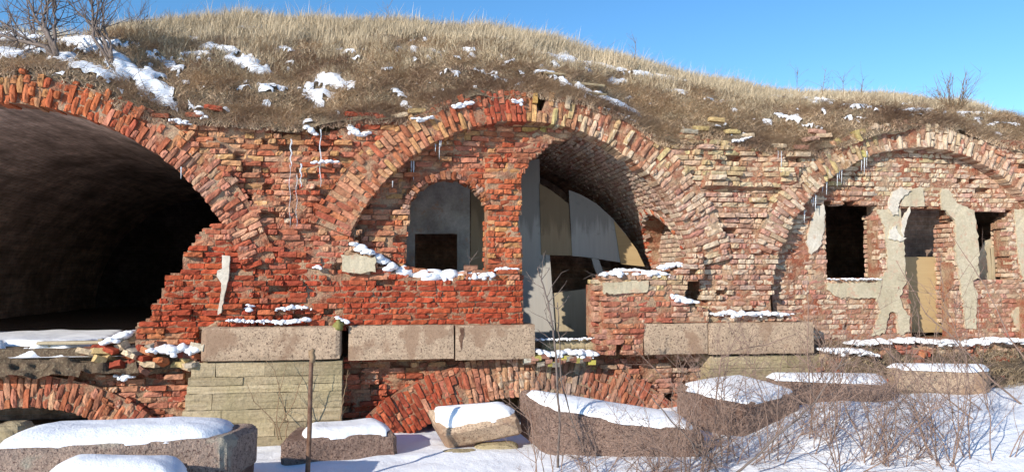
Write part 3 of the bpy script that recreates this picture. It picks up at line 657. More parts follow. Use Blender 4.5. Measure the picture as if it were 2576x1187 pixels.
# ---- broken stub wall right of the doorway
YS = -.12
polyS = pp([(1512, 705), (1530, 690), (1560, 684), (1600, 684), (1650, 690), (1690, 690), (1720, 668), (1745, 640), (1770, 640), (1772, 700), (1690, 720), (1700, 745), (1745, 770), (1785, 780), (1785, 808), (1640, 812), (1620, 820), (1618, 888),
            (1590, 893), (1566, 893), (1566, 870), (1548, 868), (1548, 893), (1514, 893), (1506, 860), (1500, 820), (1502, 760), (1500, 720)], YS)
def round_nose(x, z):
    x0 = P(1500, 760, YS)[0]; d = x - x0
    return .30 * max(0, 1 - d / .26) ** 2 if d < .26 else 0.0
wS, _ = wallmaker('brick_wall', 'stub of broken pinkish brick wall with a rounded corner, right of the boarded doorway', polyS, YS, .55, amt=.03, jit=.01, miss=.02, seed=16, yf=round_nose, hdr=.5)
sx0 = P(1502, 760, YS)[0]
for q, (za, zb) in enumerate([(P(0, 890, YS)[1], P(0, 706, YS)[1])]): reveal(wS, sx0 + .01, za, zb, YS + .22, YS + .62, -1)
wS.finish()
# ---- right arch: plastered wall with three openings
YR = .20
polyR = pp([(1930, 300), (2620, 300), (2800, 300), (2800, 905), (1950, 905)], YR)
op1 = pp([(2078, 506), (2120, 512), (2150, 502), (2172, 518), (2210, 512), (2214, 700), (2080, 702), (2082, 640), (2076, 580)], YR)
op2 = pp([(2264, 523), (2330, 520), (2395, 524), (2385, 545), (2404, 560), (2402, 700), (2372, 860), (2296, 860), (2290, 760), (2282, 700), (2274, 620)], YR)
op2 = pp([(2264, 523), (2330, 520), (2395, 524), (2392, 545), (2404, 560), (2402, 700), (2404, 848), (2296, 848), (2290, 760), (2282, 700), (2274, 620)], YR)
op3 = pp([(2453, 530), (2548, 528), (2545, 545), (2530, 560), (2540, 640), (2556, 705), (2465, 705), (2462, 640)], YR)
X0 = min(p[0] for p in polyR); X1 = max(p[0] for p in polyR); Z0 = min(p[1] for p in polyR); Z1 = max(p[1] for p in polyR)
wR = Masonry('brick_wall', 'pale pinkish brick wall with patches of plaster and three tall openings inside the right arch', 'brick wall', (RI[0], YR, Z0))
def insR(x, z):
    ok = in_poly(x, z, polyR)
    for q in (op1, op2, op3): ok &= ~in_poly(x, z, q)
    below = z < RI[1]
    return ok & (((x - RI[0]) ** 2 + (z - RI[1]) ** 2 < 2.68 ** 2) | (below & (abs(x - RI[0]) < 2.75)) | ((x > RI[0] + 1.5) & (x < 11.3) & (z < RI[1] + 1.8)))
def rdep(x, z):
    u, v = proj(x, YR, z)
    return .05 if (2090 < u < 2200 and 440 < v < 510 and (int(v / 16) % 2)) else 0.0
lay(wR, insR, X0, X1, 1.386, Z1, YR, .025, .007, .012, seed=23, yf=rdep, hdr=.5)
core(wR, insR, X0, X1, Z0, Z1, YR, .30, .025, 23, rdep, rec=.014)
for (u, va, vb, Yb) in ((2213, 700, 512, .42), (2402, 845, 545, .50), (2546, 700, 548, .45)):
    reveal(wR, P(u, 640, YR)[0] + .0, P(0, va, YR)[1], P(0, vb, YR)[1], YR + .06, YR + Yb, -1)
wR.finish()
for m_ in (wA, wA2, wP, wB, wC): m_.finish()

# ------------------------------------------------------------------ vaults and rooms behind the arches
def vault(name, label, c, R, Y0, Y1, mat, wall_z, n=48, a0=0, a1=pi, noise_=.03, cut=None):
    ny = max(4, int((Y1 - Y0) / .25)); V = []; UV = []
    prof = [(c[0] + R, wall_z)] if wall_z < c[1] else []
    prof += [(c[0] + R * cos(a0 + (a1 - a0) * i / n), c[1] + R * sin(a0 + (a1 - a0) * i / n)) for i in range(n + 1)]
    if wall_z < c[1]: prof.append((c[0] - R, wall_z))
    arc = [0]
    for i in range(1, len(prof)): arc.append(arc[-1] + hypot(prof[i][0] - prof[i - 1][0], prof[i][1] - prof[i - 1][1]))
    for j in range(ny + 1):
        y = Y0 + (Y1 - Y0) * j / ny
        for i, (x, z) in enumerate(prof):
            d = (float(fbm(x * 2, y * 2, z * 2, 71, 3)) - .5) * noise_ * 2; dx, dz = x - c[0], z - c[1]; L = hypot(dx, dz) or 1
            V.append((x + dx / L * d, y, z + dz / L * d)); UV.append((y, arc[i]))
    for j in range(ny + 1):
        y = Y0 + (Y1 - Y0) * j / ny
        for i, (x, z) in enumerate(prof):
            dx, dz = x - c[0], z - c[1]; L = hypot(dx, dz) or 1; V.append((x + dx / L * .16, y, z + dz / L * .16)); UV.append((y, arc[i]))
    m = len(prof); F = grid_faces(m, ny + 1); o2 = m * (ny + 1); F += [tuple(o2 + q for q in f[::-1]) for f in grid_faces(m, ny + 1)]
    for i in range(m - 1): F.append((i, i + 1, o2 + i + 1, o2 + i))
    if cut: F = [f for f in F if not all(cut(*V[q]) for q in f)]
    o = mesh_obj(name, V, F, mat, uv=UV, smooth=True); tag(o, label, 'vault', kind='thing'); return o
def sheet(name, c0, ux, uz, w_, h_, th, mat, parent=None, n=(2, 2), noise_=0.0):
    # a slab: corner c0, spans ux*w_, uz*h_, thickness th along ux x uz (into +)
    c0 = Vector(c0); ux = Vector(ux); uz = Vector(uz); nn = ux.cross(uz).normalized() * -th; V = []; UV = []
    for k_ in (0, 1):
        for j in range(n[1] + 1):
            for i in range(n[0] + 1):
                p_ = c0 + ux * (w_ * i / n[0]) + uz * (h_ * j / n[1]) + nn * k_
                if noise_: p_ = p_ + nn.normalized() * (float(fbm(p_.x * 2, p_.y * 2, p_.z * 2, 5, 3)) - .5) * noise_
                V.append(p_); UV.append((w_ * i / n[0], h_ * j / n[1]))
    nx = n[0] + 1; F = grid_faces(nx, n[1] + 1); o2 = nx * (n[1] + 1); F += [tuple(o2 + q for q in f[::-1]) for f in grid_faces(nx, n[1] + 1)]
    for i in range(n[0]): F.append((i, i + o2, i + 1 + o2, i + 1)); a = i + n[1] * nx; F.append((a, a + 1, a + 1 + o2, a + o2))
    for j in range(n[1]): a = j * nx; F.append((a, a + nx, a + nx + o2, a + o2)); b = a + n[0]; F.append((b, b + o2, b + nx + o2, b + nx))
    return mesh_obj(name, V, F, mat, parent, uv=UV)
FZ = 1.42   # floor level of the rooms
vault('barrel_vault', 'wide dark sooty barrel vault running back behind the left arch', LI, LI[2] + .02, .3, 13.0, M['sooty'], 1.2)
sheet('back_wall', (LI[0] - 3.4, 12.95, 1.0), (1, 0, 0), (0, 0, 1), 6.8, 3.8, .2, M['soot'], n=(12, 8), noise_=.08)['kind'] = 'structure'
vault('barrel_vault', 'barrel vault behind the middle arch, dark above the grey boards', CI, CI[2] + .13, .32, 5.0, M['sooty'], 1.2, cut=lambda x, y, z: x > CI[0] + 1.5 and y < 2.4 and z < 3.5)
sheet('back_wall', (CI[0] - 2.95, 4.95, 1.0), (1, 0, 0), (0, 0, 1), 5.9, 3.9, .2, M['sooty'], n=(8, 8))['kind'] = 'structure'
vault('barrel_vault', 'unlit barrel vault behind the plastered wall of the right arch', RI, RI[2] + .35, .62, 5.0, M['sooty'], 1.0)
sheet('back_wall', (RI[0] - 3.1, 4.95, .9), (1, 0, 0), (0, 0, 1), 6.4, 4.0, .2, M['sooty'], n=(8, 8))['kind'] = 'structure'
# room floors
def floor(name, X0, X1, Y0, Y1, z, mat, th=.3):
    xs = np.arange(X0, X1 + .01, .15); ys = np.arange(Y0, Y1 + .01, .15); A, B = np.meshgrid(xs, ys); Z = z + .05 * (fbm(A * 2, B * 2, 0, 44, 3) - .5)
    V = np.c_[A.ravel(), B.ravel(), Z.ravel()]; V2 = np.c_[A.ravel(), B.ravel(), (Z * 0 + z - th).ravel()]; F = grid_faces(len(xs), len(ys)); n = len(V); F += [tuple(n + q for q in f[::-1]) for f in F]
    m = len(xs)
    for i in range(m - 1): F.append((i, n + i, n + i + 1, i + 1))
    return tag(mesh_obj(name, np.r_[V, V2], F, mat), kind='structure')
floor('room_floor', -9.5, -1.6, .1, 13.1, 1.44, M['soil'])
floor('room_floor', -.9, 5.2, .5, 5.0, 1.26, M['soil'])
floor('room_floor', 5.3, 11.6, .55, 5.0, 1.38, M['soil'])
# lit brick lining of the middle vault, right-hand side, with the blind niche
ms = Masonry('vault_lining', 'sunlit pinkish brick lining of the middle vault with a small blind arched niche', 'vault lining', (CI[0] + CI[2], .35, 1.4))
RV = CI[2] + .03; NY, NW = 1.38, .78; NZ0, NZS = 1.6, 2.58; NXB = CI[0] + RV + .10
def lining_col(a, y):
    r = ms.r; cr = 1 if a > .75 and y < 1.3 else 0
    p_ = r.choices(['pink', 'cream', 'red', 'grey', 'orange'], [4, 2.5, .4, 1.0 + 3.5 * cr, .3])[0]; c = r.choice(PAL[p_]); f = r.uniform(.85, 1.1); b = (.47, .34, .27); c = [c[i] * .4 + b[i] * .6 for i in range(3)]; return (c[0] * f, c[1] * f, c[2] * f, r.uniform(.35, .7))
s_ = -.6
while s_ < 1.95 * RV:
    a = s_ / RV if s_ > 0 else 0
    x = CI[0] + RV * cos(a); z = CI[1] + (RV * sin(a) if s_ > 0 else s_)
    nin = Vector((cos(a), 0, sin(a))); al = Vector((0, -1, 0)); up = al.cross(nin)
    y = .36 + ms.r.uniform(0, .1)
    while y < 3.6:
        L = (.25 if ms.r.random() < .5 else .122) + ms.r.uniform(-.01, .01); yc = y + L / 2
        inn = abs(yc - NY) < NW and z > NZ0 and (z < NZS or hypot((yc - NY) / NW, (z - NZS) / NW) < 1)
        if not inn and ms.r.random() > .01:
            d = ms.r.gauss(0, .007) + (.05 * max(0, float(fbm(yc * 2, s_ * 2, 0, 15, 3)) - .5)) 
            if 1.0 < s_ / RV and y < .9: d += .02 * ms.r.random()
            ms.add(Vector((x, yc, z)) + nin * d, al, nin, up, L - .011, .1, .064, lining_col(a, yc))
        y += L
    s_ += .076
# the niche: recessed bricks and a little arch of headers
zz = NZ0
while zz < NZS + NW:
    xw = CI[0] + sqrt(max(RV ** 2 - (zz - CI[1]) ** 2, 0)); y = NY - NW - (.06 if int(zz / .077) % 2 else 0)
    while y < NY + NW:
        L = .25 if ms.r.random() < .5 else .122
        if zz < NZS or hypot((y + L / 2 - NY) / NW, (zz - NZS) / NW) < 1.05: ms.add((NXB - .05 + ms.r.gauss(0, .006), y + L / 2, zz + .0385), Vector((0, -1, 0)), Vector((1, 0, 0)), UPV, L - .01, .1, .067, lining_col(.2, y))
        y += L
    hw = NW if zz < NZS else NW * sqrt(max(0, 1 - ((zz - NZS) / NW) ** 2)); x = xw - .02
    while x < NXB:
        ms.add((x + .06, NY + hw + .01, zz + .0385), Vector((1, 0, 0)), Vector((0, 1, 0)), UPV, .115, .1, .067, (*ms.r.choice(PAL['orange'] + PAL['red']), .2)); x += .125
    zz += .077
for q in range(30):
    a = pi * (q + .5) / 30; yy = NY + (NW + .06) * cos(a); zq = NZS + (NW + .06) * sin(a); th = math.asin(min(1, (zq - CI[1]) / RV)); nin = Vector((cos(th), 0, sin(th)))
    er = Vector((0, -cos(a), sin(a))); er = (er - nin * er.dot(nin)).normalized(); et = er.cross(nin)
    ms.add(Vector((CI[0] + RV * cos(th), yy, zq)) - nin * .008, er, nin, et, .125, .3, .066, lining_col(.3, yy) if q % 3 else (*ms.r.choice(PAL['orange']), .25))
# bedding behind the lining, open at the niche
V = []; F = []; nA, nY = 78, 66
for i in range(nA + 1):
    s_ = -.62 + (1.97 * RV + .62) * i / nA; a = max(0, s_ / RV)
    for j in range(nY + 1):
        y = .36 + 3.3 * j / nY; x = CI[0] + (RV + .022) * cos(a); z = CI[1] + ((RV + .022) * sin(a) if s_ > 0 else s_); d = (float(vn(y * 9, s_ * 9, 0, 7)) - .5) * .02
        if abs(y - NY) < NW - .02 and NZ0 < z and (z < NZS or hypot((y - NY) / NW, (z - NZS) / NW) < 1): d = NXB + .02 - x
        V.append((x + d, y, z))
F = [f[::-1] for f in grid_faces(nY + 1, nA + 1)]
mesh_obj('mortar_bed', V, F, M['mortar'], ms.th); ms.finish()

# ------------------------------------------------------------------ slabs cut to outlines
def plate(name, poly, Y, th, mat, parent=None, rag=0.0, seed=0, sub=.05, bulge=0.0):
    """poly in (x, z); front at Y, thickness th backwards."""
    r = random.Random(seed); pts = []
    n = len(poly)
    for i in range(n):
        a, b = Vector(poly[i]), Vector(poly[(i + 1) % n]); m = max(1, int((b - a).length / sub)) if rag else 1
        for q in range(m):
            p_ = a.lerp(b, q / m)
            if rag: p_ = p_ + Vector((r.gauss(0, rag), r.gauss(0, rag)))
            pts.append(p_)
    V = [(p_[0], Y + (r.uniform(-bulge, bulge)), p_[1]) for p_ in pts]; m = len(V); V += [(p_[0], Y + th, p_[1]) for p_ in pts]
    F = [tuple(range(m)), tuple(range(2 * m - 1, m - 1, -1))] + [(i, m + i, m + (i + 1) % m, (i + 1) % m) for i in range(m)]
    # orientation
    ar = sum(pts[i][0] * pts[(i + 1) % m][1] - pts[(i + 1) % m][0] * pts[i][1] for i in range(m))
    if ar < 0: F = [f[::-1] for f in F]
    me = mesh_obj(name, V, F, mat, parent)
    bm_tri(me); return me
import bmesh
def bm_tri(o):
    b = bmesh.new(); b.from_mesh(o.data); bmesh.ops.triangulate(b, faces=[f for f in b.faces if len(f.verts) > 4]); b.to_mesh(o.data); b.free()
YB = 2.05
part = empty('board_partition', (3.0, YB, 1.3), 'partition of grey and brown boards blocking the middle vault, with dark gaps', 'partition'); part['kind'] = 'thing'
def board(pts, dy, mat, name='board', th=.018): return plate(name, pp(pts, YB + dy), YB + dy, th, mat, part)
board([(1000, 400), (1182, 400), (1182, 588), (1000, 588)], 0, M['plaster_grey'], 'plaster_panel')
board([(1000, 588), (1044, 588), (1044, 760), (1000, 760)], 0, M['plaster_grey'], 'plaster_panel')
board([(1150, 588), (1182, 588), (1182, 760), (1150, 760)], 0, M['plaster_grey'], 'plaster_panel')
board([(1044, 678), (1150, 678), (1150, 760), (1044, 760)], 0, M['plaster_grey'], 'plaster_panel')
board([(1184, 400), (1226, 400), (1226, 760), (1184, 760)], .02, M['ply_brown'])
board([(1227, 410), (1357, 400), (1361, 640), (1375, 640), (1388, 862), (1227, 862)], -.01, M['ply_grey'])
board([(1357, 462), (1385, 478), (1412, 498), (1431, 514), (1433, 560), (1442, 643), (1362, 641)], -.035, M['ply_brown'])
board([(1431, 478), (1462, 490), (1500, 512), (1540, 548), (1575, 590), (1600, 628), (1620, 668), (1560, 660), (1505, 651), (1462, 645), (1440, 644)], -.055, M['ply_grey'])
board([(1545, 556), (1578, 595), (1602, 628), (1622, 670), (1600, 668), (1562, 664)], -.08, M['ply_tan'])
board([(1372, 641), (1383, 641), (1398, 855), (1384, 858)], -.05, M['ply_grey'], 'batten')
board([(1488, 650), (1506, 652), (1524, 700), (1506, 704)], -.05, M['ply_grey'], 'batten')
board([(1386, 738), (1476, 726), (1478, 748), (1490, 746), (1505, 742), (1512, 870), (1386, 870)], -.02, M['timber'])
# threshold stones and snow at the doorway
def lump(name, c, r_, mat, parent=None, seed=0, n=10, amp=.25, flat=1.0, smooth=True):
    rr = random.Random(seed); V = []; F = []; m = n
    for j in range(m + 1):
        t = pi * j / m
        for i in range(2 * m):
            p_ = 2 * pi * i / (2 * m); d = Vector((sin(t) * cos(p_), sin(t) * sin(p_), cos(t)))
            q = 1 + amp * 2 * (float(fbm(d.x * 1.6 + seed * 3.1, d.y * 1.6, d.z * 1.6, 9, 3)) - .5)
            e = lambda v_, f: math.copysign(abs(v_) ** f, v_)
            V.append((c[0] + e(d.x, flat) * r_[0] * q, c[1] + e(d.y, flat) * r_[1] * q, c[2] + e(d.z, flat) * r_[2] * q))
    for j in range(m):
        for i in range(2 * m): a, b = j * 2 * m + i, j * 2 * m + (i + 1) % (2 * m); F.append((a, a + 2 * m, b + 2 * m, b))
    return mesh_obj(name, V, F, mat, parent, smooth=smooth)
thr = empty('threshold', (2.7, .1, 1.1), 'low mossy rubble threshold with snow on it under the boarded doorway', 'threshold'); thr['kind'] = 'thing'
for i, (u, v, rx, rz) in enumerate([(1412, 868, .20, .09), (1448, 866, .17, .085), (1484, 868, .18, .09), (1380, 872, .12, .08)]):
    c = P3(u, v, .42); lump('stone', c, (rx, .16, rz), M['limestone'], thr, i, flat=.6, smooth=False)

# ------------------------------------------------------------------ stone blocks
def block(name, corners, thick, mat, label=None, cat=None, group=None, parent=None, amp=.03, seed=0, bevel=.035, res=.07, bottom_in=.0, kind='thing'):
    """corners: four top corners (front-left, front-right, back-right, back-left)"""
    FL, FR, BR, BL = [Vector(c) for c in corners]; nx = max(3, int((FR - FL).length / res)); ny = max(3, int((BL - FL).length / res)); nz = max(2, int(thick / res))
    up = (FR - FL).cross(BL - FL).normalized(); cen = (FL + FR + BR + BL) / 4 - up * thick / 2; V = []; F = []; idx = {}
    rr = Vector((seed * 3.7, seed * 1.3, 0))
    def vid(i, j, kk):
        q = (i, j, kk)
        if q in idx: return idx[q]
        s_, t_, w_ = i / nx, j / ny, kk / nz
        b = (FL.lerp(FR, s_)).lerp(BL.lerp(BR, s_), t_) - up * thick * (1 - w_)
        if bottom_in: b = b.lerp(cen - up * thick * (.5 - w_), bottom_in * (1 - w_))
        ed = 0; dv = Vector((0, 0, 0))
        for (t2, ax_) in ((s_, (FR - FL).normalized()), (t_, (BL - FL).normalized()), (w_, up)):
            if t2 == 0: ed += 1; dv += ax_
            if t2 == 1: ed += 1; dv -= ax_
        if ed >= 2: b = b + dv * bevel * (.6 + 1.0 * float(vn(*(b * 3 + rr), 2)))
        q_ = b * 6.5 + rr
        nn = Vector(((float(fbm(*q_, 3, 4)) - .5), (float(fbm(*q_, 13, 4)) - .5), (float(fbm(*q_, 23, 4)) - .5)))
        b = b + nn * amp * 2.2
        idx[q] = len(V); V.append(b); return idx[q]
    for i in range(nx):
        for j in range(ny):
            F.append((vid(i, j, nz), vid(i + 1, j, nz), vid(i + 1, j + 1, nz), vid(i, j + 1, nz))); F.append((vid(i, j + 1, 0), vid(i + 1, j + 1, 0), vid(i + 1, j, 0), vid(i, j, 0)))
        for kk in range(nz):
            F.append((vid(i, 0, kk), vid(i + 1, 0, kk), vid(i + 1, 0, kk + 1), vid(i, 0, kk + 1))); F.append((vid(i + 1, ny, kk), vid(i, ny, kk), vid(i, ny, kk + 1), vid(i + 1, ny, kk + 1)))
    for j in range(ny):
        for kk in range(nz):
            F.append((vid(0, j + 1, kk), vid(0, j, kk), vid(0, j, kk + 1), vid(0, j + 1, kk + 1))); F.append((vid(nx, j, kk), vid(nx, j + 1, kk), vid(nx, j + 1, kk + 1), vid(nx, j, kk + 1)))
    o = mesh_obj(name, V, F, mat, parent, smooth=amp > .012)
    if amp > .012: o.data.set_sharp_from_angle(angle=radians(32))
    if label: tag(o, label, cat, group, kind)
    return o
def front_block(name, u0, u1, v0, v1, Yf, dep, mat, label, cat, **k_):
    x0, z1 = P(u0, v0, Yf); x1, _ = P(u1, v0, Yf); um = (u0 + u1) / 2; z1 = P(um, v0, Yf)[1]; z0 = P(um, v1, Yf)[1]
    return block(name, [(x0, Yf, z1), (x1, Yf, z1), (x1, Yf + dep, z1), (x0, Yf + dep, z1)], z1 - z0, mat, label, cat, **k_)
front_block('granite_plinth', 504, 858, 822, 908, -.12, .6, M['granite'], 'left granite plinth block with a darker band in its middle, on the limestone pier', 'granite block', amp=.006, bevel=.012, seed=1)
front_block('granite_plinth', 876, 1143, 817, 905, -.03, .5, M['granite'], 'granite plinth block right of the dark gap, below the deep red parapet', 'granite block', amp=.005, bevel=.006, seed=2)
front_block('granite_plinth', 1145, 1347, 816, 905, -.025, .5, M['granite'], 'granite plinth block with a rust streak, ending at the boarded doorway', 'granite block', amp=.005, bevel=.006, seed=3)
front_block('granite_plinth', 1620, 1781, 812, 892, -.10, .5, M['granite'], 'short granite plinth block beside the broken stub wall', 'granite block', amp=.008, bevel=.008, seed=4)
front_block('granite_plinth', 1783, 2048, 810, 891, -.11, .5, M['granite'], 'granite plinth block at the corner by the right arch', 'granite block', amp=.006, bevel=.008, seed=5)
# flat stains: a rust streak on the third block
st = plate('rust_stain', pp([(1156, 826), (1166, 824), (1168, 845), (1163, 862), (1162, 880), (1158, 868), (1155, 850), (1158, 838)], -.03), -.030, .006, M['rust'], rag=.004, seed=3, sub=.02)
tag(st, 'narrow rust streak running down the third granite plinth block', 'stain', kind='thing')
# ---- limestone piers made of courses of blocks
def pier(label, u0, u1, rows, Yf, dep, batter=0.0, seed=0):
    x0 = P(u0, 910, Yf)[0]; x1 = P(u1, 910, Yf)[0]; th = empty('limestone_pier', ((x0 + x1) / 2, Yf + dep / 2, 0), label, 'pier'); th['kind'] = 'thing'; r = random.Random(seed)
    um = (u0 + u1) / 2
    for (v0, v1, cuts) in rows:
        z1 = P(um, v0, Yf)[1]; z0 = P(um, v1, Yf)[1]; zt = P(um, rows[0][0], Yf)[1]; xl = x0 - batter * (zt - z1); cs = [xl] + [x0 + (x1 - x0) * c for c in cuts] + [x1]
        for a, b in zip(cs[:-1], cs[1:]):
            yf = Yf + r.uniform(-.006, .006)
            block('limestone_course_stone'.replace('limestone_course_', ''), [(a + .001, yf, z1 - .001), (b - .001, yf, z1 - .001), (b - .001, yf + dep, z1 - .001), (a + .001, yf + dep, z1 - .001)], z1 - z0 - .002, M['limestone'], parent=th, amp=.009, bevel=.002, seed=r.random() * 50, res=.05)
pier('battered pier of yellowish banded limestone blocks under the left granite plinth', 480, 861, [(909, 946, (.16, .48)), (946, 967, (.34,)), (967, 987, ()), (987, 1028, (.14, .72)), (1028, 1062, (.2, .62)), (1062, 1098, (.55,)), (1098, 1140, (.3,))], -.05, .7, .16, 5)
pier('greenish limestone pier under the right-hand granite plinth blocks', 1786, 2064, [(893, 925, (.7,)), (925, 955, (.3,)), (955, 1030, ())], -.03, .7, .05, 6)

# ------------------------------------------------------------------ lower walls and lower arches
YL = .26
LCI = (2.04, -2.9, 3.72); LCO = (2.062, -2.306, 3.60)
def lower_ring(name, label, co, th_, a0, a1, Y, seed, **kw):
    ci = (co[0], co[1], co[2] - th_); return ring(name, label, ci, co, a0, a1, Y, seed=seed, **kw)
lower_ring('brick_arch', 'flat lower arch of bright red bricks under the middle granite plinth', (2.062, -2.35, 3.60), .62, radians(42), radians(138), YL - .05, 31, amt=.04, ragged=.03, jit=.011, missp=.02)
lower_ring('brick_arch', 'low arch of long brown bricks at the lower left above the black hollow', (-4.55, -1.36, 2.47), .42, radians(36), radians(140), .05, 32, amt=.04, ragged=.04, jit=.011, missp=.01)
polyL = pp([(862, 900), (1350, 900), (1372, 885), (1790, 885), (1790, 1110), (862, 1130)], YL)
LC = (2.062, -2.35)
wL, _ = wallmaker('brick_wall', 'recessed brick wall under the middle granite plinth, around the lower arch', polyL, YL, .4, amt=.10, jit=.03, miss=.10, seed=33,
                  circ_out=((LC[0], LC[1], 3.56, 40, 140),), wild=.12, hdr=.5); wL.finish()
polyL2 = pp([(-300, 905), (60, 925), (200, 880), (250, 872), (330, 862), (500, 868), (500, 905), (474, 915), (470, 1060), (-300, 1120)], .1)
wL2, _ = wallmaker('brick_wall', 'rough low brick wall left of the limestone pier, around the brown lower arch', polyL2, .1, .45, amt=.09, jit=.025, miss=.04, seed=34,
                   circ_out=((-4.55, -1.36, 2.44, 20, 160),), wild=.15, hdr=.5); wL2.finish()
polyL3 = pp([(2064, 905), (2140, 880), (2300, 868), (2620, 868), (2620, 1010), (2064, 1010)], .0)
wL3, _ = wallmaker('brick_wall', 'low rough brick footing below the plastered wall of the right arch', polyL3, .0, .4, amt=.12, jit=.03, miss=.05, seed=35, hdr=.5); wL3.finish()
# black hollows behind the lower arches: side walls, back and roof
def hollow(X0, X1, Y0, Y1, z0, z1):
    for (c0, ux, uz, w_, h_) in (((X0, Y1, z0), (1, 0, 0), (0, 0, 1), X1 - X0, z1 - z0), ((X0, Y0, z0), (0, 1, 0), (0, 0, 1), Y1 - Y0, z1 - z0), ((X1, Y0, z0), (0, 1, 0), (0, 0, 1), Y1 - Y0, z1 - z0)):
        sheet('cellar_wall', c0, ux, uz, w_, h_, .1, M['sooty'])['kind'] = 'structure'
    sheet('cellar_roof', (X0, Y0, z1), (1, 0, 0), (0, 1, 0), X1 - X0, Y1 - Y0, .08, M['sooty'])['kind'] = 'structure'
hollow(-.9, 5.2, .75, 3.2, -.3, 1.1); hollow(-8.5, -2.2, .6, 3.2, -.3, 1.12)
floor('cellar_floor', -8.5, 5.2, 1.6, 3.3, .0, M['soil'])
# ------------------------------------------------------------------ plaster remnants
def patch(pts, Y, mat, label, seed, rag=.009):
    o = plate('plaster_patch', pp(pts, Y), Y, .05, mat, rag=rag, seed=seed, sub=.04, bulge=.004); tag(o, label, 'plaster', kind='thing')
YP = YR - .012
patch([(2208, 528), (2240, 524), (2264, 526), (2272, 585), (2276, 637), (2280, 706), (2266, 745), (2270, 770), (2288, 796), (2291, 833), (2260, 841), (2255, 785), (2238, 785), (2226, 838), (2192, 847), (2215, 779), (2204, 751), (2130, 748), (2102, 745), (2080, 728), (2080, 712), (2204, 712), (2232, 677), (2233, 637), (2225, 573)], YP, M['plaster'], 'large greenish plaster patch between the left and middle openings of the right arch', 1)
patch([(2366, 474), (2389, 477), (2408, 511), (2451, 528), (2462, 600), (2464, 700), (2446, 706), (2458, 740), (2455, 826), (2430, 826), (2418, 717), (2407, 655), (2404, 600), (2405, 560), (2393, 545), (2370, 520)], YP, M['plaster'], 'tall plaster strip between the middle opening and the small right opening', 2)
patch([(2552, 528), (2640, 520), (2640, 700), (2575, 705), (2562, 640)], YP, M['plaster'], 'plaster patch at the right edge beside the smallest opening', 3)
patch([(2272, 492), (2300, 474), (2322, 472), (2328, 518), (2266, 520)], YP, M['plaster'], 'small plaster patch directly above the middle opening of the right arch', 4)
patch([(2237, 522), (2238, 500), (2248, 482), (2268, 473), (2292, 478), (2276, 494), (2262, 508), (2258, 540), (2246, 540)], YP - .03, M['plaster_white'], 'curved white plaster flake at the upper left corner of the boarded door', 5)
patch([(2244, 574), (2254, 566), (2262, 590), (2280, 600), (2262, 606), (2236, 600), (2238, 586)], YP - .025, M['plaster_white'], 'small white flake on the plaster left of the boarded door', 6)
patch([(2545, 790), (2572, 762), (2620, 740), (2620, 850), (2560, 830)], YP, M['plaster'], 'yellowish plaster patch low at the right edge', 7)
patch([(2040, 560), (2056, 520), (2074, 515), (2076, 560), (2066, 615), (2040, 642), (2030, 610)], YP, M['plaster_white'], 'pale plaster patch left of the leftmost opening of the right arch', 8)
patch([(1518, 712), (1600, 706), (1632, 708), (1630, 735), (1520, 740)], YS - .012, M['plaster'], 'greenish plaster band on top of the stub wall by the doorway', 9)
patch([(858, 640), (912, 642), (942, 648), (944, 684), (900, 688), (862, 682)], -.06, M['plaster'], 'grey plaster slab left of the snowy window ledge', 10)
patch([(2292, 520), (2266, 560), (2270, 600)], YP - .01, M['plaster_white'], 'thin white plaster edge beside the boarded door', 12)
# pale drip on the red bricks
dr = plate('lime_drip', pp([(559, 642), (578, 644), (577, 680), (574, 705), (565, 745), (556, 785), (549, 792), (549, 780), (556, 740), (558, 712), (546, 695), (547, 680), (559, 676)], -.03), -.05, .06, M['plaster_white'], rag=.004, seed=4, sub=.04)
tag(dr, 'pale vertical lime drip on the bright red bricks', 'lime drip', kind='thing')
# ------------------------------------------------------------------ boards in the right arch
d = sheet('door_board', (P(2281, 860, YR + .46)[0], YR + .46, P(0, 868, YR + .46)[1]), (1, 0, 0), (0, 0, 1), P(2372, 700, YR + .46)[0] - P(2281, 700, YR + .46)[0], P(0, 637, YR + .46)[1] - P(0, 868, YR + .46)[1], .02, M['ply_tan'])
tag(d, 'tan plywood sheet closing the lower part of the tall middle opening', 'board', kind='thing')
d = sheet('inner_wall', (P(2240, 860, YR + 1.0)[0], YR + 1.0, 1.3), (1, 0, 0), (0, 0, 1), 1.6, 3.0, .2, M['sooty'], n=(6, 8)); tag(d, 'dark inner brick wall seen above the plywood sheet', 'brick wall', kind='thing')
d = plate('window_board', pp([(2462, 640), (2478, 606), (2496, 600), (2502, 625), (2508, 720), (2464, 720)], YR + .42), YR + .42, .02, M['plaster'])
tag(d, 'broken grey board filling the bottom of the smallest opening', 'board', kind='thing')
for q, (a, b) in enumerate(((2484, 2497), (2494, 2503))):
    d = plate('window_board', pp([(a, 622), (a + 6, 621), (b, 704), (b - 6, 704)], YR + .38 - q * .02), YR + .38 - q * .03, .02, M['timber']); tag(d, ('left' if q == 0 else 'right') + ' one of two thin whitish slats leaning in the smallest opening', 'slat', kind='thing')

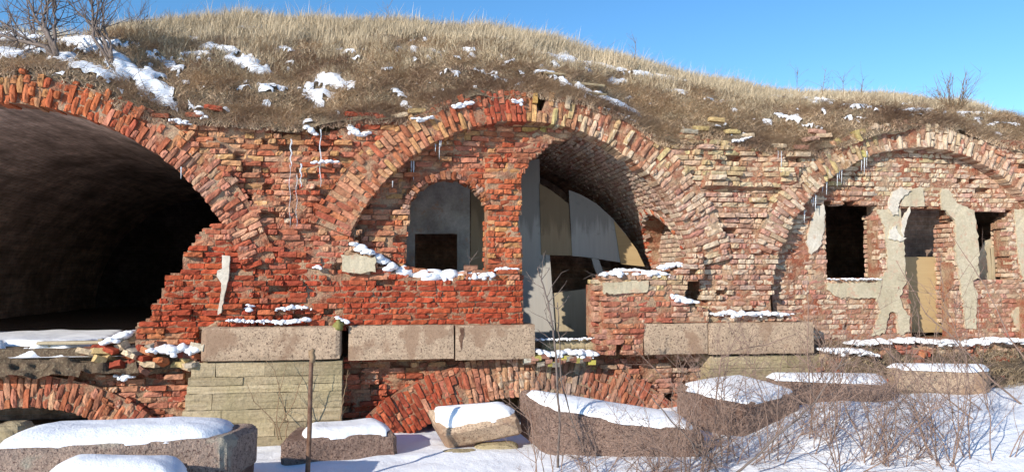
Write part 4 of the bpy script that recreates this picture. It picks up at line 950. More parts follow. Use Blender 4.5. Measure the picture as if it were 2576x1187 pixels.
# ------------------------------------------------------------------ snow lying on ledges
def snow_strip(pts, Y, dy, label, seed=0, cat='snow', rag=.25, kind='thing', sag=1.0):
    """pts: list of (u, v, half height in px) along a ledge at depth Y, dy: half width in depth"""
    C_ = []
    for u, v, h_ in pts:
        x, z = P(u, v, Y); k_ = (Y + DIST) / 10.8 / 178; C_.append((x, z, h_ * k_))
    r = random.Random(seed); D = [0]; rr_ = np.random.default_rng(seed)
    for a, b in zip(C_[:-1], C_[1:]): D.append(D[-1] + hypot(b[0] - a[0], b[1] - a[1]))
    V = []; F = []; t = 0.0; hm = float(np.mean([c[2] for c in C_])); n_, m_ = 5, 9
    def crumb(cx, cy, cz, rx, ry, rz):
        o = len(V); off = r.uniform(0, 50)
        for j in range(n_ + 1):
            for i in range(m_):
                th, ph = pi * j / n_, 2 * pi * i / m_; d = Vector((sin(th) * cos(ph), sin(th) * sin(ph), cos(th))); q = 1 + .5 * (float(vn(d.x * 1.8 + off, d.y * 1.8, d.z * 1.8, 5)) - .5)
                V.append((cx + d.x * rx * q, cy + d.y * ry * q, cz + d.z * rz * q * (1 if d.z > 0 else .7)))
        for j in range(n_):
            for i in range(m_): a_, b_ = o + j * m_ + i, o + j * m_ + (i + 1) % m_; F.append((a_, a_ + m_, b_ + m_, b_))
    while t < D[-1]:
        x = np.interp(t, D, [c[0] for c in C_]); z = np.interp(t, D, [c[1] for c in C_]); h_ = np.interp(t, D, [c[2] for c in C_]); g = float(fbm(t * 5, seed * 3.3, 0, 17, 3)); k_ = .45 + 1.1 * g
        if not (.30 < g < .36 and D[-1] > .6):
            for q in range(2 if dy > .09 else 1):
                crumb(x + r.gauss(0, .02), Y + r.uniform(-.75, .75) * dy, z - h_ * .35 + r.gauss(0, h_ * .22), h_ * r.uniform(1.2, 2.6) * .8, dy * r.uniform(.45, .9), h_ * k_ * r.uniform(.6, 1.1))
            if r.random() < .25: crumb(x + r.gauss(0, .03), Y - dy * r.uniform(.7, 1.0), z - h_ * r.uniform(.6, 1.4), h_ * r.uniform(.4, .9), dy * .3, h_ * r.uniform(.4, .9))
        t += max(.018, h_ * .75)
    o = mesh_obj('snow_ledge', V, F, M['snow'], smooth=True); tag(o, label, cat, kind=kind); return o
snow_strip([(566, 806, 3), (600, 805, 4), (640, 808, 3)], -.06, .05, 'thin line of snow at the left end of the left granite plinth top', 1)
snow_strip([(648, 806, 4), (700, 809, 5), (740, 806, 5), (782, 801, 6)], -.06, .06, 'thin line of snow along the middle of the left granite plinth top', 2)
snow_strip([(700, 776, 4), (730, 771, 5), (770, 772, 4)], -.05, .04, 'short snow streak on a brick course above the left granite plinth', 3)
snow_strip([(848, 796, 6), (862, 802, 9), (874, 808, 3)], -.05, .06, 'small snow patch at the mossy gap between two granite plinth blocks', 4)
snow_strip([(948, 640, 10), (990, 668, 16), (1030, 684, 16), (1080, 690, 15), (1130, 692, 15), (1180, 692, 12), (1215, 692, 9), (1242, 690, 6)], .17, .17, 'lumpy snow drift on the ledge of the arched window opening', 5)
snow_strip([(888, 612, 5), (912, 624, 9), (940, 638, 5)], -.05, .06, 'bluish snow patch on top of the grey plaster slab', 6)
snow_strip([(1250, 677, 4), (1270, 675, 6), (1300, 677, 4)], .12, .08, 'small snow cap at the foot of the orange pillar', 7)
snow_strip([(1514, 690, 5), (1550, 684, 9), (1590, 682, 10), (1640, 684, 9), (1672, 690, 6)], YS + .18, .18, 'snow cap along the top of the stub wall by the doorway', 8)
snow_strip([(1660, 672, 5), (1700, 662, 6), (1722, 668, 5)], .02, .1, 'snow streak climbing above the stub wall towards the vault', 9)
snow_strip([(1694, 742, 6), (1715, 750, 11), (1756, 760, 5)], -.10, .07, 'patch of snow on the broken step right of the stub wall', 10)
snow_strip([(1798, 788, 5), (1840, 786, 9), (1900, 788, 7), (1950, 787, 6), (1990, 790, 4)], -.09, .07, 'line of snow on the brick ledge above the right-hand granite plinth', 11)
snow_strip([(1350, 852, 3), (1400, 852, 3), (1480, 850, 3), (1502, 848, 3)], .22, .05, 'very thin line of snow along the doorway sill', 12)
snow_strip([(1352, 882, 7), (1380, 888, 8), (1430, 884, 8), (1490, 888, 8)], .1, .14, 'snow on the step below the boarded doorway', 13)
snow_strip([(2082, 701, 3), (2140, 701, 3), (2212, 701, 2)], YR - .01, .05, 'thin snow on the sill of the leftmost opening of the right arch', 14)
snow_strip([(370, 880, 4), (410, 876, 9), (450, 874, 12), (500, 876, 8)], .02, .16, 'snow on rubble just left of the left granite plinth', 15)
snow_strip([(265, 860, 6), (290, 848, 12), (320, 838, 10), (336, 832, 5)], .15, .2, 'snow mound on the rubble beside the timber planks', 16)
snow_strip([(296, 944, 5), (312, 946, 7), (340, 946, 3)], -.02, .06, 'small snow patch on the low brick wall left of the limestone pier', 17)
snow_strip([(782, 410, 3), (815, 406, 4), (846, 405, 4)], -.06, .05, 'snow caught on a protruding course beside the middle arch ring', 18)
snow_strip([(1500, 268, 4), (1560, 290, 5), (1600, 308, 4)], .10, .07, 'snow streak lying along the right shoulder of the middle arch ring', 19)
snow_strip([(1040, 296, 4), (1060, 302, 6), (1085, 292, 4)], -.06, .05, 'snow on the ragged left shoulder of the middle arch ring', 20)
snow_strip([(1140, 268, 5), (1165, 262, 7), (1188, 256, 4)], -.06, .05, 'snow in a notch near the crown of the middle arch ring', 21)
snow_strip([(1290, 252, 4), (1305, 256, 7), (1318, 250, 4)], -.05, .05, 'snow lump at the crown of the middle arch ring', 22)
snow_strip([(876, 312, 5), (892, 330, 7), (906, 338, 6), (936, 334, 3)], .0, .05, 'forked snow streak between the bank and the middle arch ring', 23)
snow_strip([(440, 300, 4), (455, 302, 7), (478, 312, 3)], -.04, .05, 'snow speck at the end of the left arch ring top', 24)
snow_strip([(500, 283, 6), (512, 290, 8), (524, 294, 4)], .0, .06, 'snow lump between bricks at the foot of the bank', 25)
snow_strip([(772, 318, 5), (788, 330, 8), (800, 338, 6)], .0, .06, 'bluish snow hanging where the bank meets the tall ragged pier', 26)
snow_strip([(2125, 862, 4), (2200, 856, 6), (2290, 852, 7), (2350, 856, 8), (2420, 860, 6), (2500, 852, 7), (2600, 856, 5)], .15, .2, 'long band of snow along the foot of the plastered wall', 27)
snow_strip([(2066, 878, 5), (2110, 880, 8), (2160, 882, 7), (2200, 892, 4)], -.1, .14, 'snow patch on the rubble right of the granite corner block', 28)
snow_strip([(1885, 345, 3), (1865, 350, 5), (1840, 355, 4)], -.02, .07, 'snow patch on the top course between the middle and right arches', 29)
snow_strip([(628, 765, 4), (630, 775, 6), (632, 782, 3)], -.04, .04, 'tiny snow lump in a hole of the red brick pier', 30)
snow_strip([(788, 672, 3), (797, 670, 5), (808, 672, 3)], -.06, .04, 'tiny snow cap on a single protruding red brick', 31)
# snow in the mouth of the left arch, with its broken front edge of soil
xs = np.arange(-8.6, -3.2, .04); ys = np.arange(.0, 2.5, .04); A, B = np.meshgrid(xs, ys)
eg = .10 + .30 * (fbm(A * 2.2, A * 0, 0, 83, 4) - .45) + .06 * (fbm(A * 8, B * 8, 0, 84, 2) - .5) + .55 * sstep(-4.1, -3.5, A); mk2 = sstep(-.04, .10, B - eg) * sstep(-3.3, -3.6, A + .25 * (fbm(A * 3, B * 3, 0, 85, 3) - .5) + .2 * B) * sstep(.40, .46, fbm(A * 2.5, B * 3.5, 0, 82, 4) + .35 * sstep(.2, .9, B))
Z = 1.33 + mk2 * (.17 + .05 * fbm(A * 2, B * 2, 0, 81, 3)) * sstep(2.45, 2.2, B)
tag(mesh_obj('floor_snow', np.c_[A.ravel(), B.ravel(), Z.ravel()], grid_faces(len(xs), len(ys)), M['snow'], smooth=True), 'sheet of snow blown into the mouth of the left arch', 'snow', kind='thing')
def rubble_slope(name, label, u0, u1, Ytop, Ybot, vtop, vbot, seed, mat):
    n, m = 90, 16; V = []
    for j in range(m + 1):
        t = j / m
        for i in range(n + 1):
            u = u0 + (u1 - u0) * i / n; Y = Ytop + (Ybot - Ytop) * t; v = vtop(u) + (vbot(u) - vtop(u)) * t; x, z = P(u, v, Y)
            q = (float(fbm(x * 4, z * 4 + t, Y * 4, seed, 4)) - .5); q2 = float(vn(x * 9, z * 14, Y * 9, seed)) - .5; V.append((x + .05 * q2, Y - .34 * q - .09 * q2, z + .20 * q + .07 * q2))
    F = [f[::-1] for f in grid_faces(n + 1, m + 1)]; o = mesh_obj(name, V, F, mat, smooth=True); tag(o, label, kind='stuff'); return o
rubble_slope('rubble_slope', 'slope of brown soil and brick rubble below the plastered wall', 2066, 2800, .30, -.85, lambda u: 856 + 0 * u, lambda u: 992 - (u - 2066) * .0, 3, M['soil'])
rubble_slope('rubble_edge', 'broken soil edge of the floor in the mouth of the left arch', -400, 345, .05, -.12, lambda u: 905 + 0 * u, lambda u: 948 - 10 * (u > 200), 5, M['soil'])
def slope_pts(rg, N):
    u = rg.uniform(2066, 2640, N); t = rg.random(N); B = np.array([(lambda q, y: (q[0], y, q[1]))(P(a, 856 + 136 * b, .30 - 1.15 * b), .30 - 1.15 * b - .06) for a, b in zip(u, t)]); k_ = fbm(B[:, 0] * 3, B[:, 2] * 5, 0, 5, 3) > .45; B = B[k_]; n = len(B)
    f = rg.random((n, 1)); return B, rg.uniform(.05, .16, n), rg.uniform(.003, .006, n), rg.uniform(.8, 2.4, n), np.array([.45, .34, .22]) * f + np.array([.18, .13, .08]) * (1 - f)
blades('slope_grass', 9000, 'brown dead grass on the rubble slope below the plastered wall', slope_pts, 9)
# ------------------------------------------------------------------ loose bricks and chunks
loose_group = 'loose bricks fallen on ledges and slopes'
def loose(u, v, Y, pal, rz=0, rx=0, ry=0, L=.24, label=None, W=.12, H=.065):
    r = random.Random(int(u * 31 + v)); c = r.choice(PAL[pal])
    if not label:
        place = 'on the snowy ledge of the arched window' if 930 < u < 1250 and v > 600 else 'in the rubble left of the limestone pier' if u < 510 and v > 800 else 'on the rubble slope below the plastered wall' if u > 2060 and v > 800 else 'at the top of the left pier' if u < 960 else 'above the middle arch' if u < 1400 else 'on the crest of the pier by the right arch'
        label = ('short' if L < .19 else 'long') + ' loose ' + dict(red='bright red', rust='rusty orange', yellow='yellowish', grey='greyish', brown='dark brown', cream='cream coloured', pink='pinkish', lichen='lichen yellow')[pal] + ' brick ' + place
    me = r.choice(TME[:14])
    o = bpy.data.objects.new('loose_brick', me); m = Matrix.Rotation(rz, 4, 'Z') @ Matrix.Rotation(rx, 4, 'X') @ Matrix.Rotation(ry, 4, 'Y') @ Matrix.Diagonal((L, W, H, 1)); m.translation = P3(u, v, Y)
    o.matrix_basis = m; o.color = (*c, .25); COL.objects.link(o); tag(o, label or 'loose weathered brick lying on rubble or soil', 'brick', loose_group, 'thing')
lr = random.Random(7)
for (u, v, p_) in [(536, 270, 'red'), (486, 288, 'rust'), (400, 290, 'rust'), (890, 287, 'red'), (930, 289, 'red'), (1005, 290, 'cream'), (1035, 296, 'yellow'), (1050, 278, 'yellow'), (1190, 262, 'red'), (980, 300, 'red'), (1805, 300, 'yellow'), (1740, 330, 'grey'), (1765, 322, 'yellow'), (1845, 330, 'yellow'), (1880, 340, 'cream'), (1300, 238, 'brown'), (1700, 350, 'grey'), (1960, 366, 'cream'), (2018, 370, 'pink'), (2046, 348, 'pink'), (2060, 330, 'pink'), (2075, 340, 'cream')]:
    loose(u, v, -.02 + lr.uniform(0, .1), p_, lr.gauss(0, .2), 0, lr.gauss(0, .1))
for (u, v) in [(1036, 676), (1058, 680), (1010, 690), (1092, 688), (1158, 690), (1184, 676), (1205, 684), (985, 690), (940, 678), (1130, 700)]: loose(u, v, .06, lr.choice(['rust', 'brown', 'yellow', 'pink']), lr.uniform(-.6, .6), lr.uniform(-.2, .2), lr.uniform(-.2, .2), .2)
for i in range(34): loose(lr.uniform(205, 500), 866 + lr.uniform(0, 60), lr.uniform(-.08, .05), lr.choice(['red', 'rust', 'yellow', 'grey', 'brown', 'cream']), lr.uniform(-1, 1), lr.uniform(-.5, .5), lr.uniform(-.4, .4), lr.uniform(.12, .26), W=.14, H=lr.uniform(.06, .1))
for i in range(40):
    t = lr.random(); u = lr.uniform(2075, 2576); loose(u, 858 + 134 * t, .26 - 1.15 * t, lr.choice(['pink', 'rust', 'brown', 'cream', 'red']), lr.uniform(-1, 1), lr.uniform(-.5, .5), lr.uniform(-.4, .4), lr.uniform(.12, .25), H=lr.uniform(.05, .1))
for i in range(20):
    p_ = ['grey', 'brown', 'pink', 'lichen'][i % 4]; loose(1338 + 160 * i / 19, 905 + lr.uniform(-8, 8), .02, p_, pi / 2 + lr.uniform(-.2, .2), 0, lr.uniform(-.3, .3), .16, label=dict(grey='grey', brown='dark brown', pink='pinkish', lichen='yellow lichened')[p_] + ' brick end under the boarded doorway, ' + ['at its far left', 'left of its middle', 'at its middle', 'right of its middle', 'at its far right'][i // 4])
for (u, v, L_) in [(1395, 186, .36), (1475, 212, .55), (1500, 236, .3)]:
    h_ = hill_hit(u, v + 6)
    if h_:
        b = block('flat_slab', [h_ + Vector((-L_ / 2, -.12, .05)), h_ + Vector((L_ / 2, -.10, .03)), h_ + Vector((L_ / 2, .2, .06)), h_ + Vector((-L_ / 2, .2, .08))], .05, M['limestone'], {1395: 'small flat slab sticking out of the bank above the middle arch crown', 1475: 'long flat slab jutting from the bank right of the middle arch crown', 1500: 'short lowest flat slab in the bank right of the middle arch crown'}[u], 'slab', amp=.008, bevel=.01, seed=u)
# moss tuft at the plinth gap
lump('moss_tuft', P3(853, 818, -.06), (.07, .08, .07), M['moss'], None, 3, amp=.8)['label'] = 'mossy tuft growing in the gap between the granite plinths'
bpy.data.objects['moss_tuft']['category'] = 'moss'
# timber planks lying in the left arch
for i, (u0, u1, v, Y) in enumerate([(90, 262, 859, .12), (133, 262, 853, .5), (165, 262, 849, .85)]):
    a = P3(u0, v, Y); b = P3(u1 - 4 * i, v, Y)
    block('timber_plank', [(a.x, Y, a.z), (b.x, Y, b.z + .01), (b.x, Y + .14, b.z + .01), (a.x, Y + .14, a.z)], .045, M['timber'], ['frontmost and longest of the three pale planks on the snow in the left arch', 'middle one of the three pale planks on the snow in the left arch', 'rearmost and shortest of the three pale planks in the left arch'][i], 'plank', 'planks in the left arch', amp=.002, bevel=.004, seed=i)
b = block('timber_plank', [P3(112, 868, .2) , P3(150, 868, .2), P3(150, 868, .2) + Vector((0, .6, 0)), P3(112, 868, .2) + Vector((0, .6, 0))], .05, M['timber'], 'short bearer beneath the three pale planks', 'plank', amp=.002, bevel=.004)

# ------------------------------------------------------------------ fallen granite blocks with snow caps
def snowcap(corners, h_, label, seed, inset=(.03, .03, .02, .02), lift=0.0, edge=.10, rnd=.22):
    """cap over the top face given by 4 corners; inset = left, right, front, back fractions"""
    FL, FR, BR, BL = [Vector(c) for c in corners]; n, m = 46, 26; V = []; up = (FR - FL).cross(BL - FL).normalized(); L = (FR - FL).length; D_ = (BL - FL).length
    def top(s_, t_): return (FL.lerp(FR, s_)).lerp(BL.lerp(BR, s_), t_)
    for j in range(m + 1):
        for i in range(n + 1):
            s0, t0 = i / n, j / m; wob = .085 * (float(fbm(s0 * 4 + seed, t0 * 4, 0, 6, 3)) - .5) * 2
            il, ir, if_, ib = inset; aa, bb = 2 * s0 - 1, 2 * t0 - 1; s0q = .5 + .5 * aa * (1 - rnd * (1 - sqrt(1 - bb * bb / 2)) * 1.9); t0q = .5 + .5 * bb * (1 - rnd * (1 - sqrt(1 - aa * aa / 2)) * 1.9); s_ = il + (1 - il - ir) * s0q + wob * (1 if s0 in (0, 1) else .3) * .6; t_ = if_ + (1 - if_ - ib) * t0q + wob * (1 if t0 in (0, 1) else .3)
            e = min(min(s0, 1 - s0) * L, min(t0, 1 - t0) * D_) / edge; e = max(0, min(1, e)); pr = (1 - (1 - e) ** 2) ** .7
            hh = .85 * h_ * pr * (.72 + .55 * float(fbm(s0 * L * 1.6 + seed * 5, t0 * D_ * 1.6, 0, 27, 3))) + (-.02 if e == 0 else 0)
            V.append(top(s_, t_) + up * (hh + lift) + Vector((0, 0, 0)))
    F = grid_faces(n + 1, m + 1); o = mesh_obj('snow_drift', V, F, M['snow'], smooth=True); tag(o, label, 'snow', kind='thing'); return o
def fallen(cs, thick, mat, label, snow_label, seed, h_=.10, amp=.03, inset=(.03, .03, .03, .02), bottom_in=.0, edge=.26, bevel=.02, grp='fallen granite blocks lying in the snow'):
    c = [PZ(u, v, z) for u, v, z in cs]; block('granite_block', c, thick, mat, label, 'granite block', grp, amp=amp * .8, seed=seed, bevel=bevel, bottom_in=bottom_in, res=.05)
    if snow_label: snowcap(c, h_, snow_label, seed, inset, .0, edge)
    return c
fallen([(-60, 1136, .85), (566, 1102, .85), (652, 1064, .85), (110, 1072, .85)], .42, M['granite_pale'], 'largest fallen granite block, at the lower left, with pale crust on its front', 'long smooth snow cap on the largest fallen block at the lower left', 1, .13, .022, (.0, .06, .02, .0), edge=.38)
fallen([(-40, 1240, .42), (575, 1196, .42), (640, 1130, .42), (60, 1130, .42)], .45, M['granite_rough'], 'granite block lying beneath the largest fallen block at the lower left', None, 21)
fallen([(80, 1215, .70), (452, 1215, .70), (474, 1160, .70), (170, 1158, .70)], .3, M['granite_rough'], 'snow-buried block cut off by the bottom edge at the lower left', 'shaded rounded snow mound at the bottom edge, lower left', 2, .16, .02, (.0, .0, .0, .0), edge=.42)
fallen([(706, 1110, .43), (1002, 1090, .43), (962, 1060, .43), (742, 1072, .43)], .42, M['granite_rough'], 'rough pink granite block behind the rusty pole', 'snow cap on the rough block behind the rusty pole', 3, .11, .03, (.12, .02, .02, .0), edge=.28)
fallen([(1108, 1090, .40), (1303, 1048, .62), (1284, 1012, .74), (1070, 1026, .64)], .33, M['granite'], 'tilted smooth-faced granite block in front of the flat lower arch', 'thick rounded snow cap on the tilted block in front of the lower arch', 4, .17, .012, (.05, .02, .10, .0), edge=.36, bevel=.02)
fallen([(1388, 1036, .72), (1775, 1090, .56), (1728, 1042, .62), (1302, 974, .92)], .66, M['granite_rough'], 'long rough granite slab sloping to the right behind the thorny twigs', 'long smooth snow cap on the sloping slab in the middle', 5, .09, .035, (.0, .03, .02, .0), edge=.38)
fallen([(1696, 966, .89), (1868, 1020, .78), (2016, 986, .83), (1862, 942, .96)], .52, M['granite_rough'], 'granite block set cornerwise behind the densest twigs', 'pointed snow cap on the cornerwise block', 6, .09, .03, (.0, .0, .0, .0), edge=.34)
fallen([(1945, 953, .95), (2248, 966, .93), (2215, 942, .96), (1925, 941, .97)], .42, M['granite_rough'], 'rough granite block between the cornerwise block and the farthest block', 'thin snow cap on the rough block right of the cornerwise one', 7, .08, .03, (.0, .0, .0, .0), edge=.2)
fallen([(2256, 927, 1.06), (2492, 934, 1.04), (2482, 918, 1.07), (2226, 917, 1.08)], .36, M['granite'], 'farthest smooth granite block at the right, against the rubble slope', 'flat thin snow cap on the farthest block at the right', 8, .07, .012, (.0, .0, .0, .0), edge=.2, bevel=.02)
for (u, v, z, rr_, lab) in [(1160, 1150, .10, (.32, .16, .10), 'limestone rubble wedge under the tilted granite block'), (1250, 1128, .16, (.28, .15, .09), 'mossy stone under the right end of the tilted block'), (1640, 1178, .05, (.40, .2, .10), 'mossy stone under the long sloping slab'), (1880, 1105, .2, (.4, .25, .16), 'mossy stone under the cornerwise block'), (2000, 1060, .28, (.22, .2, .12), 'yellowish stone beside the cornerwise block'), (860, 1182, .02, (.5, .2, .07), 'earthy stone under the block behind the pole'), (2380, 985, .5, (.75, .12, .06), 'pale mortar footing under the farthest granite block'), (30, 1090, .5, (.2, .2, .16), 'yellowish stone at the mouth of the lower left hollow')]:
    o = lump('stone', PZ(u, v, z), rr_, M['limestone'], None, int(u), flat=.7, smooth=False); tag(o, lab, 'stone', 'stones under the fallen blocks')
# ------------------------------------------------------------------ tubes: pole, icicles, twigs
class Tubes:
    def __init__(s): s.V = []; s.F = []
    def tube(s, pts, rad, sides=4):
        n = len(pts); o = len(s.V); prev = None
        for i, p_ in enumerate(pts):
            t = (pts[min(i + 1, n - 1)] - pts[max(i - 1, 0)]); t = t.normalized() if t.length > 1e-9 else Vector((0, 0, 1))
            a = t.orthogonal() if prev is None else (prev - t * prev.dot(t)); a = a.normalized() if a.length > 1e-6 else t.orthogonal().normalized(); prev = a; b = t.cross(a)
            for q in range(sides):
                an = 2 * pi * q / sides; s.V.append(p_ + (a * cos(an) + b * sin(an)) * rad[i])
        for i in range(n - 1):
            for q in range(sides): x0 = o + i * sides + q; x1 = o + i * sides + (q + 1) % sides; s.F.append((x0, x1, x1 + sides, x0 + sides))
        s.F.append(tuple(o + q for q in range(sides))[::-1]); s.F.append(tuple(o + (n - 1) * sides + q for q in range(sides)))
    def obj(s, name, mat, parent=None, smooth=True): return mesh_obj(name, s.V, s.F, mat, parent, smooth=smooth)
T = Tubes(); yp = -2.3
a = P3(771, 1230, yp); pts = [a.lerp(P3(785, 905, yp), t) + Vector((.006 * sin(t * 5), 0, 0)) for t in np.linspace(0, 1, 14)]; T.tube(pts, [.027 - .004 * i / 13 for i in range(14)], 12)
pole = T.obj('iron_pole', M['rust']); tag(pole, 'thin rusty pole standing upright in front of the left limestone pier', 'pole')
T = Tubes(); pts = [P3(785, 912, yp), P3(787, 898, yp), P3(784, 886, yp), P3(790, 878, yp)]; T.tube(pts, [.027, .032, .030, .022], 9); T.tube([P3(780, 900, yp), P3(778, 880, yp)], [.016, .012], 6)
o = T.obj('broken_tip', M['stalk']); o.parent = pole
IC = [(1041, 392, 455, .022, .33), (1035, 398, 440, .014, .33), (1110, 345, 370, .012, .05), (1106, 350, 400, .008, .05), (1096, 362, 382, .008, .05), (988, 455, 472, .009, .05), (456, 420, 450, .012, -.02),
      (2112, 420, 450, .012, .1), (2118, 414, 462, .010, .1), (2107, 430, 470, .010, .1), (2080, 452, 492, .012, .1), (2070, 466, 484, .009, .1), (2052, 490, 530, .014, .1), (2046, 496, 520, .010, .1), (2042, 502, 510, .010, .1), (2024, 530, 560, .012, .1),
      (2175, 385, 440, .012, .05), (2168, 400, 430, .008, .05), (2181, 380, 420, .008, .05), (1278, 310, 330, .007, .3), (1966, 380, 440, .007, -.03), (1958, 380, 400, .005, -.03)]
for i, (u, v0, v1, rr_, Y) in enumerate(IC):
    T = Tubes(); n = 8; A_, B_ = P3(u, v0, Y - .02), P3(u - 1, v1, Y - .02); T.tube([A_.lerp(B_, t / n) for t in range(n + 1)], [rr_ * .75 * (1 - t / n) ** .7 * (1 + .2 * sin(t * 2.1 + i)) + .0015 for t in range(n + 1)], 7)
    side = 'middle' if u < 1500 else 'right'
    tag(T.obj('icicle', M['ice']), 'icicle hanging from the ' + ('left' if u < 600 else side) + ' arch ring', 'icicle', 'icicles under the ' + ('left' if u < 600 else side) + ' arch')
for i, (u, v0, v1, w0, lab) in enumerate([(732, 350, 420, .030, 'upper thick part of the frozen drip on the tall ragged pier'), (729, 415, 572, .010, 'longest thin frozen drip on the tall ragged pier'), (746, 440, 570, .012, 'second frozen drip just right of the longest one'), (757, 412, 470, .03, 'short broad icy drip right of the long frozen drips'), (806, 325, 470, .024, 'greyish icy streak near the middle arch on the tall pier'), (1985, 590, 780, .010, 'thin icy streak in the shaded edge left of the plastered wall')]):
    T = Tubes(); n = 12; Y = -.035 if u < 1500 else .33; w0 *= .42; T.tube([P3(u + 2 * sin(q * 1.3), v0 + (v1 - v0) * q / n, Y + .015 * sin(q)) for q in range(n + 1)], [w0 * (.55 + .6 * float(vn(q * .9, i * 3.0, 0, 5))) * (1 - .5 * q / n) for q in range(n + 1)], 6); tag(T.obj('frozen_drip', M['ice']), lab, 'ice')
# ------------------------------------------------------------------ shrubs, saplings, weeds
def shrub(name, label, cat, base, n, H, spread, seed, mat, r0=.009, lean=(0, 0), twigs=9, group=None, depth=2, drop=.25, thorn=True):
    r = random.Random(seed); T = Tubes()
    def grow(p0, d, L, rad, lev):
        k_ = max(4, int(L / .09)); pts = [p0.copy()]; dd = d.normalized(); 
        for i in range(k_):
            dd = (dd + Vector((r.gauss(0, .10), r.gauss(0, .10), r.gauss(0, .07) - drop * .10 * (i / k_)))).normalized(); pts.append(pts[-1] + dd * (L / k_))
        T.tube(pts, [rad * (1 - .72 * i / k_) for i in range(k_ + 1)], 4 if lev < 2 else 3)
        if lev < depth:
            m = int(twigs * (1 if lev == 0 else .55) * r.uniform(.7, 1.2))
            for q in range(m):
                i = r.randint(max(1, k_ // 5), k_ - 1); t = (pts[i + 1] - pts[i]).normalized(); s_ = t.orthogonal().normalized(); s_.rotate(Matrix.Rotation(r.uniform(0, 2 * pi), 3, t))
                grow(pts[i], t * r.uniform(.4, .9) + s_ * r.uniform(.5, 1.0) + Vector((0, 0, .15)), L * r.uniform(.22, .55) * (1 - .4 * i / k_), rad * .45, lev + 1)
        if thorn:
            for i in range(1, k_):
                if r.random() < .6:
                    s_ = Vector((r.gauss(0, 1), r.gauss(0, 1), r.gauss(0, 1))).normalized(); T.tube([pts[i], pts[i] + s_ * r.uniform(.015, .05)], [rad * .4, .001], 3)
    for i in range(n):
        a = r.uniform(0, 2 * pi); q = r.uniform(.1, 1) * spread
        grow(base + Vector((cos(a) * .10, sin(a) * .10, -.05)), Vector((cos(a) * q + lean[0], sin(a) * q + lean[1], 1)), H * r.uniform(.6, 1.1), r0 * r.uniform(.7, 1.1), 0)
    o = T.obj(name, mat); tag(o, label, cat, group, 'thing'); return o
SG = 'thorny leafless shrubs in front of the wall'
for i, (u, v, n, H, sp, lx, lab) in enumerate([(1375, 1215, 5, 1.15, .35, 0, 'thorny leafless shrub left of the doorway, leftmost of the foreground thicket'), (1500, 1235, 6, .75, .8, .1, 'low twiggy shrub in front of the sloping slab'),
        (1600, 1225, 7, .8, .9, .2, 'tangled shrub before the middle of the sloping slab'), (1740, 1220, 8, .95, .9, 0, 'shrub at the right end of the sloping slab'), (1830, 1200, 9, .95, 1.0, .0, 'densest shrub, in front of the cornerwise block'),
        (1960, 1205, 9, .9, 1.0, .1, 'shrub in front of the gap right of the cornerwise block'), (2060, 1190, 8, 1.0, .9, -.1, 'shrub below the granite corner block'), (2180, 1215, 8, .95, .8, 0, 'shrub on the open snow right of the cornerwise block'),
        (2250, 1225, 6, .7, .9, .1, 'low shrub on the snow near the bottom edge'), (2400, 1235, 5, 1.0, .8, -.5, 'arching shrub in the lower right corner of the snow'), (2560, 1150, 8, 1.35, .9, -.8, 'tall shrub leaning in from the right edge'), (2490, 1225, 7, 1.1, .9, -.3, 'tangled shrub between the arching one and the right edge'), (1700, 1225, 7, .9, 1.0, -.2, 'shrub hiding the lower right end of the sloping slab'), (2120, 1225, 8, .9, 1.0, .2, 'shrub nearest the bottom edge below the granite corner block'), (2330, 1230, 7, .95, .9, -.1, 'shrub left of the arching one on the open snow'), (2620, 1040, 8, 1.2, .9, -.9, 'shrub at the right edge below the smallest opening')]):
    b = PZ(u, v, .10); shrub('thorny_shrub', lab, 'shrub', b, int(n * (1.0 if u < 1500 else 1.4 if u < 2100 else 1.0)), H * (1.15 if u < 1500 else 1.15 + 1.1 * min(1, (u - 1500) / 500)), sp, 40 + i, M['twig'], .0082, (lx, 0), 10, SG)
# a few long stems seen one by one in front of the doorway and the blocks
def stem(name, label, cat, pts, Y, r0, r1, mat, seed, group=None, side=5, sideL=.22, Ys=None):
    r = random.Random(seed); T = Tubes(); Q = [P3(u, v, (Ys[i] if Ys else Y)) for i, (u, v) in enumerate(pts)]; D = []
    for a, b in zip(Q[:-1], Q[1:]):
        for t in range(5): D.append(a.lerp(b, t / 5) + Vector((r.gauss(0, .004), r.gauss(0, .004), 0)))
    D.append(Q[-1]); n = len(D); T.tube(D, [r0 + (r1 - r0) * i / (n - 1) for i in range(n)], 5)
    for q in range(side):
        i = r.randint(n // 5, n - 2); t = (D[i + 1] - D[i]).normalized(); s_ = t.orthogonal().normalized(); s_.rotate(Matrix.Rotation(r.uniform(0, 2 * pi), 3, t)); d = (t * .8 + s_).normalized(); p_ = D[i].copy(); L = sideL * r.uniform(.5, 1.2); W_ = [p_.copy()]
        for k_ in range(5):
            d = (d + Vector((r.gauss(0, .15), r.gauss(0, .15), r.gauss(0, .1) + .05))).normalized(); p_ = p_ + d * L / 5; W_.append(p_.copy())
            if r.random() < .5: e = (d + Vector((r.gauss(0, .7), r.gauss(0, .7), r.gauss(0, .5)))).normalized(); T.tube([p_, p_ + e * L * .3], [r1 * .5, r1 * .25], 3)
        T.tube(W_, [r1 * .9 * (1 - .12 * k_) for k_ in range(6)], 4)
    o = T.obj(name, mat); tag(o, label, cat, group, 'thing'); return o
stem('bare_stem', 'pale forked upright stem in front of the doorway, taller of the two', 'stem', [(1402, 1190), (1408, 1060), (1398, 900), (1392, 830), (1378, 760), (1362, 705), (1352, 675)], -1.9, .016, .007, M['bark'], 1, side=12, sideL=.35)
stem('bare_stem', 'shorter thin upright stem in front of the doorway', 'stem', [(1470, 1140), (1440, 1060), (1412, 960), (1408, 850), (1402, 760)], -1.8, .010, .006, M['bark'], 2, side=9, sideL=.22)
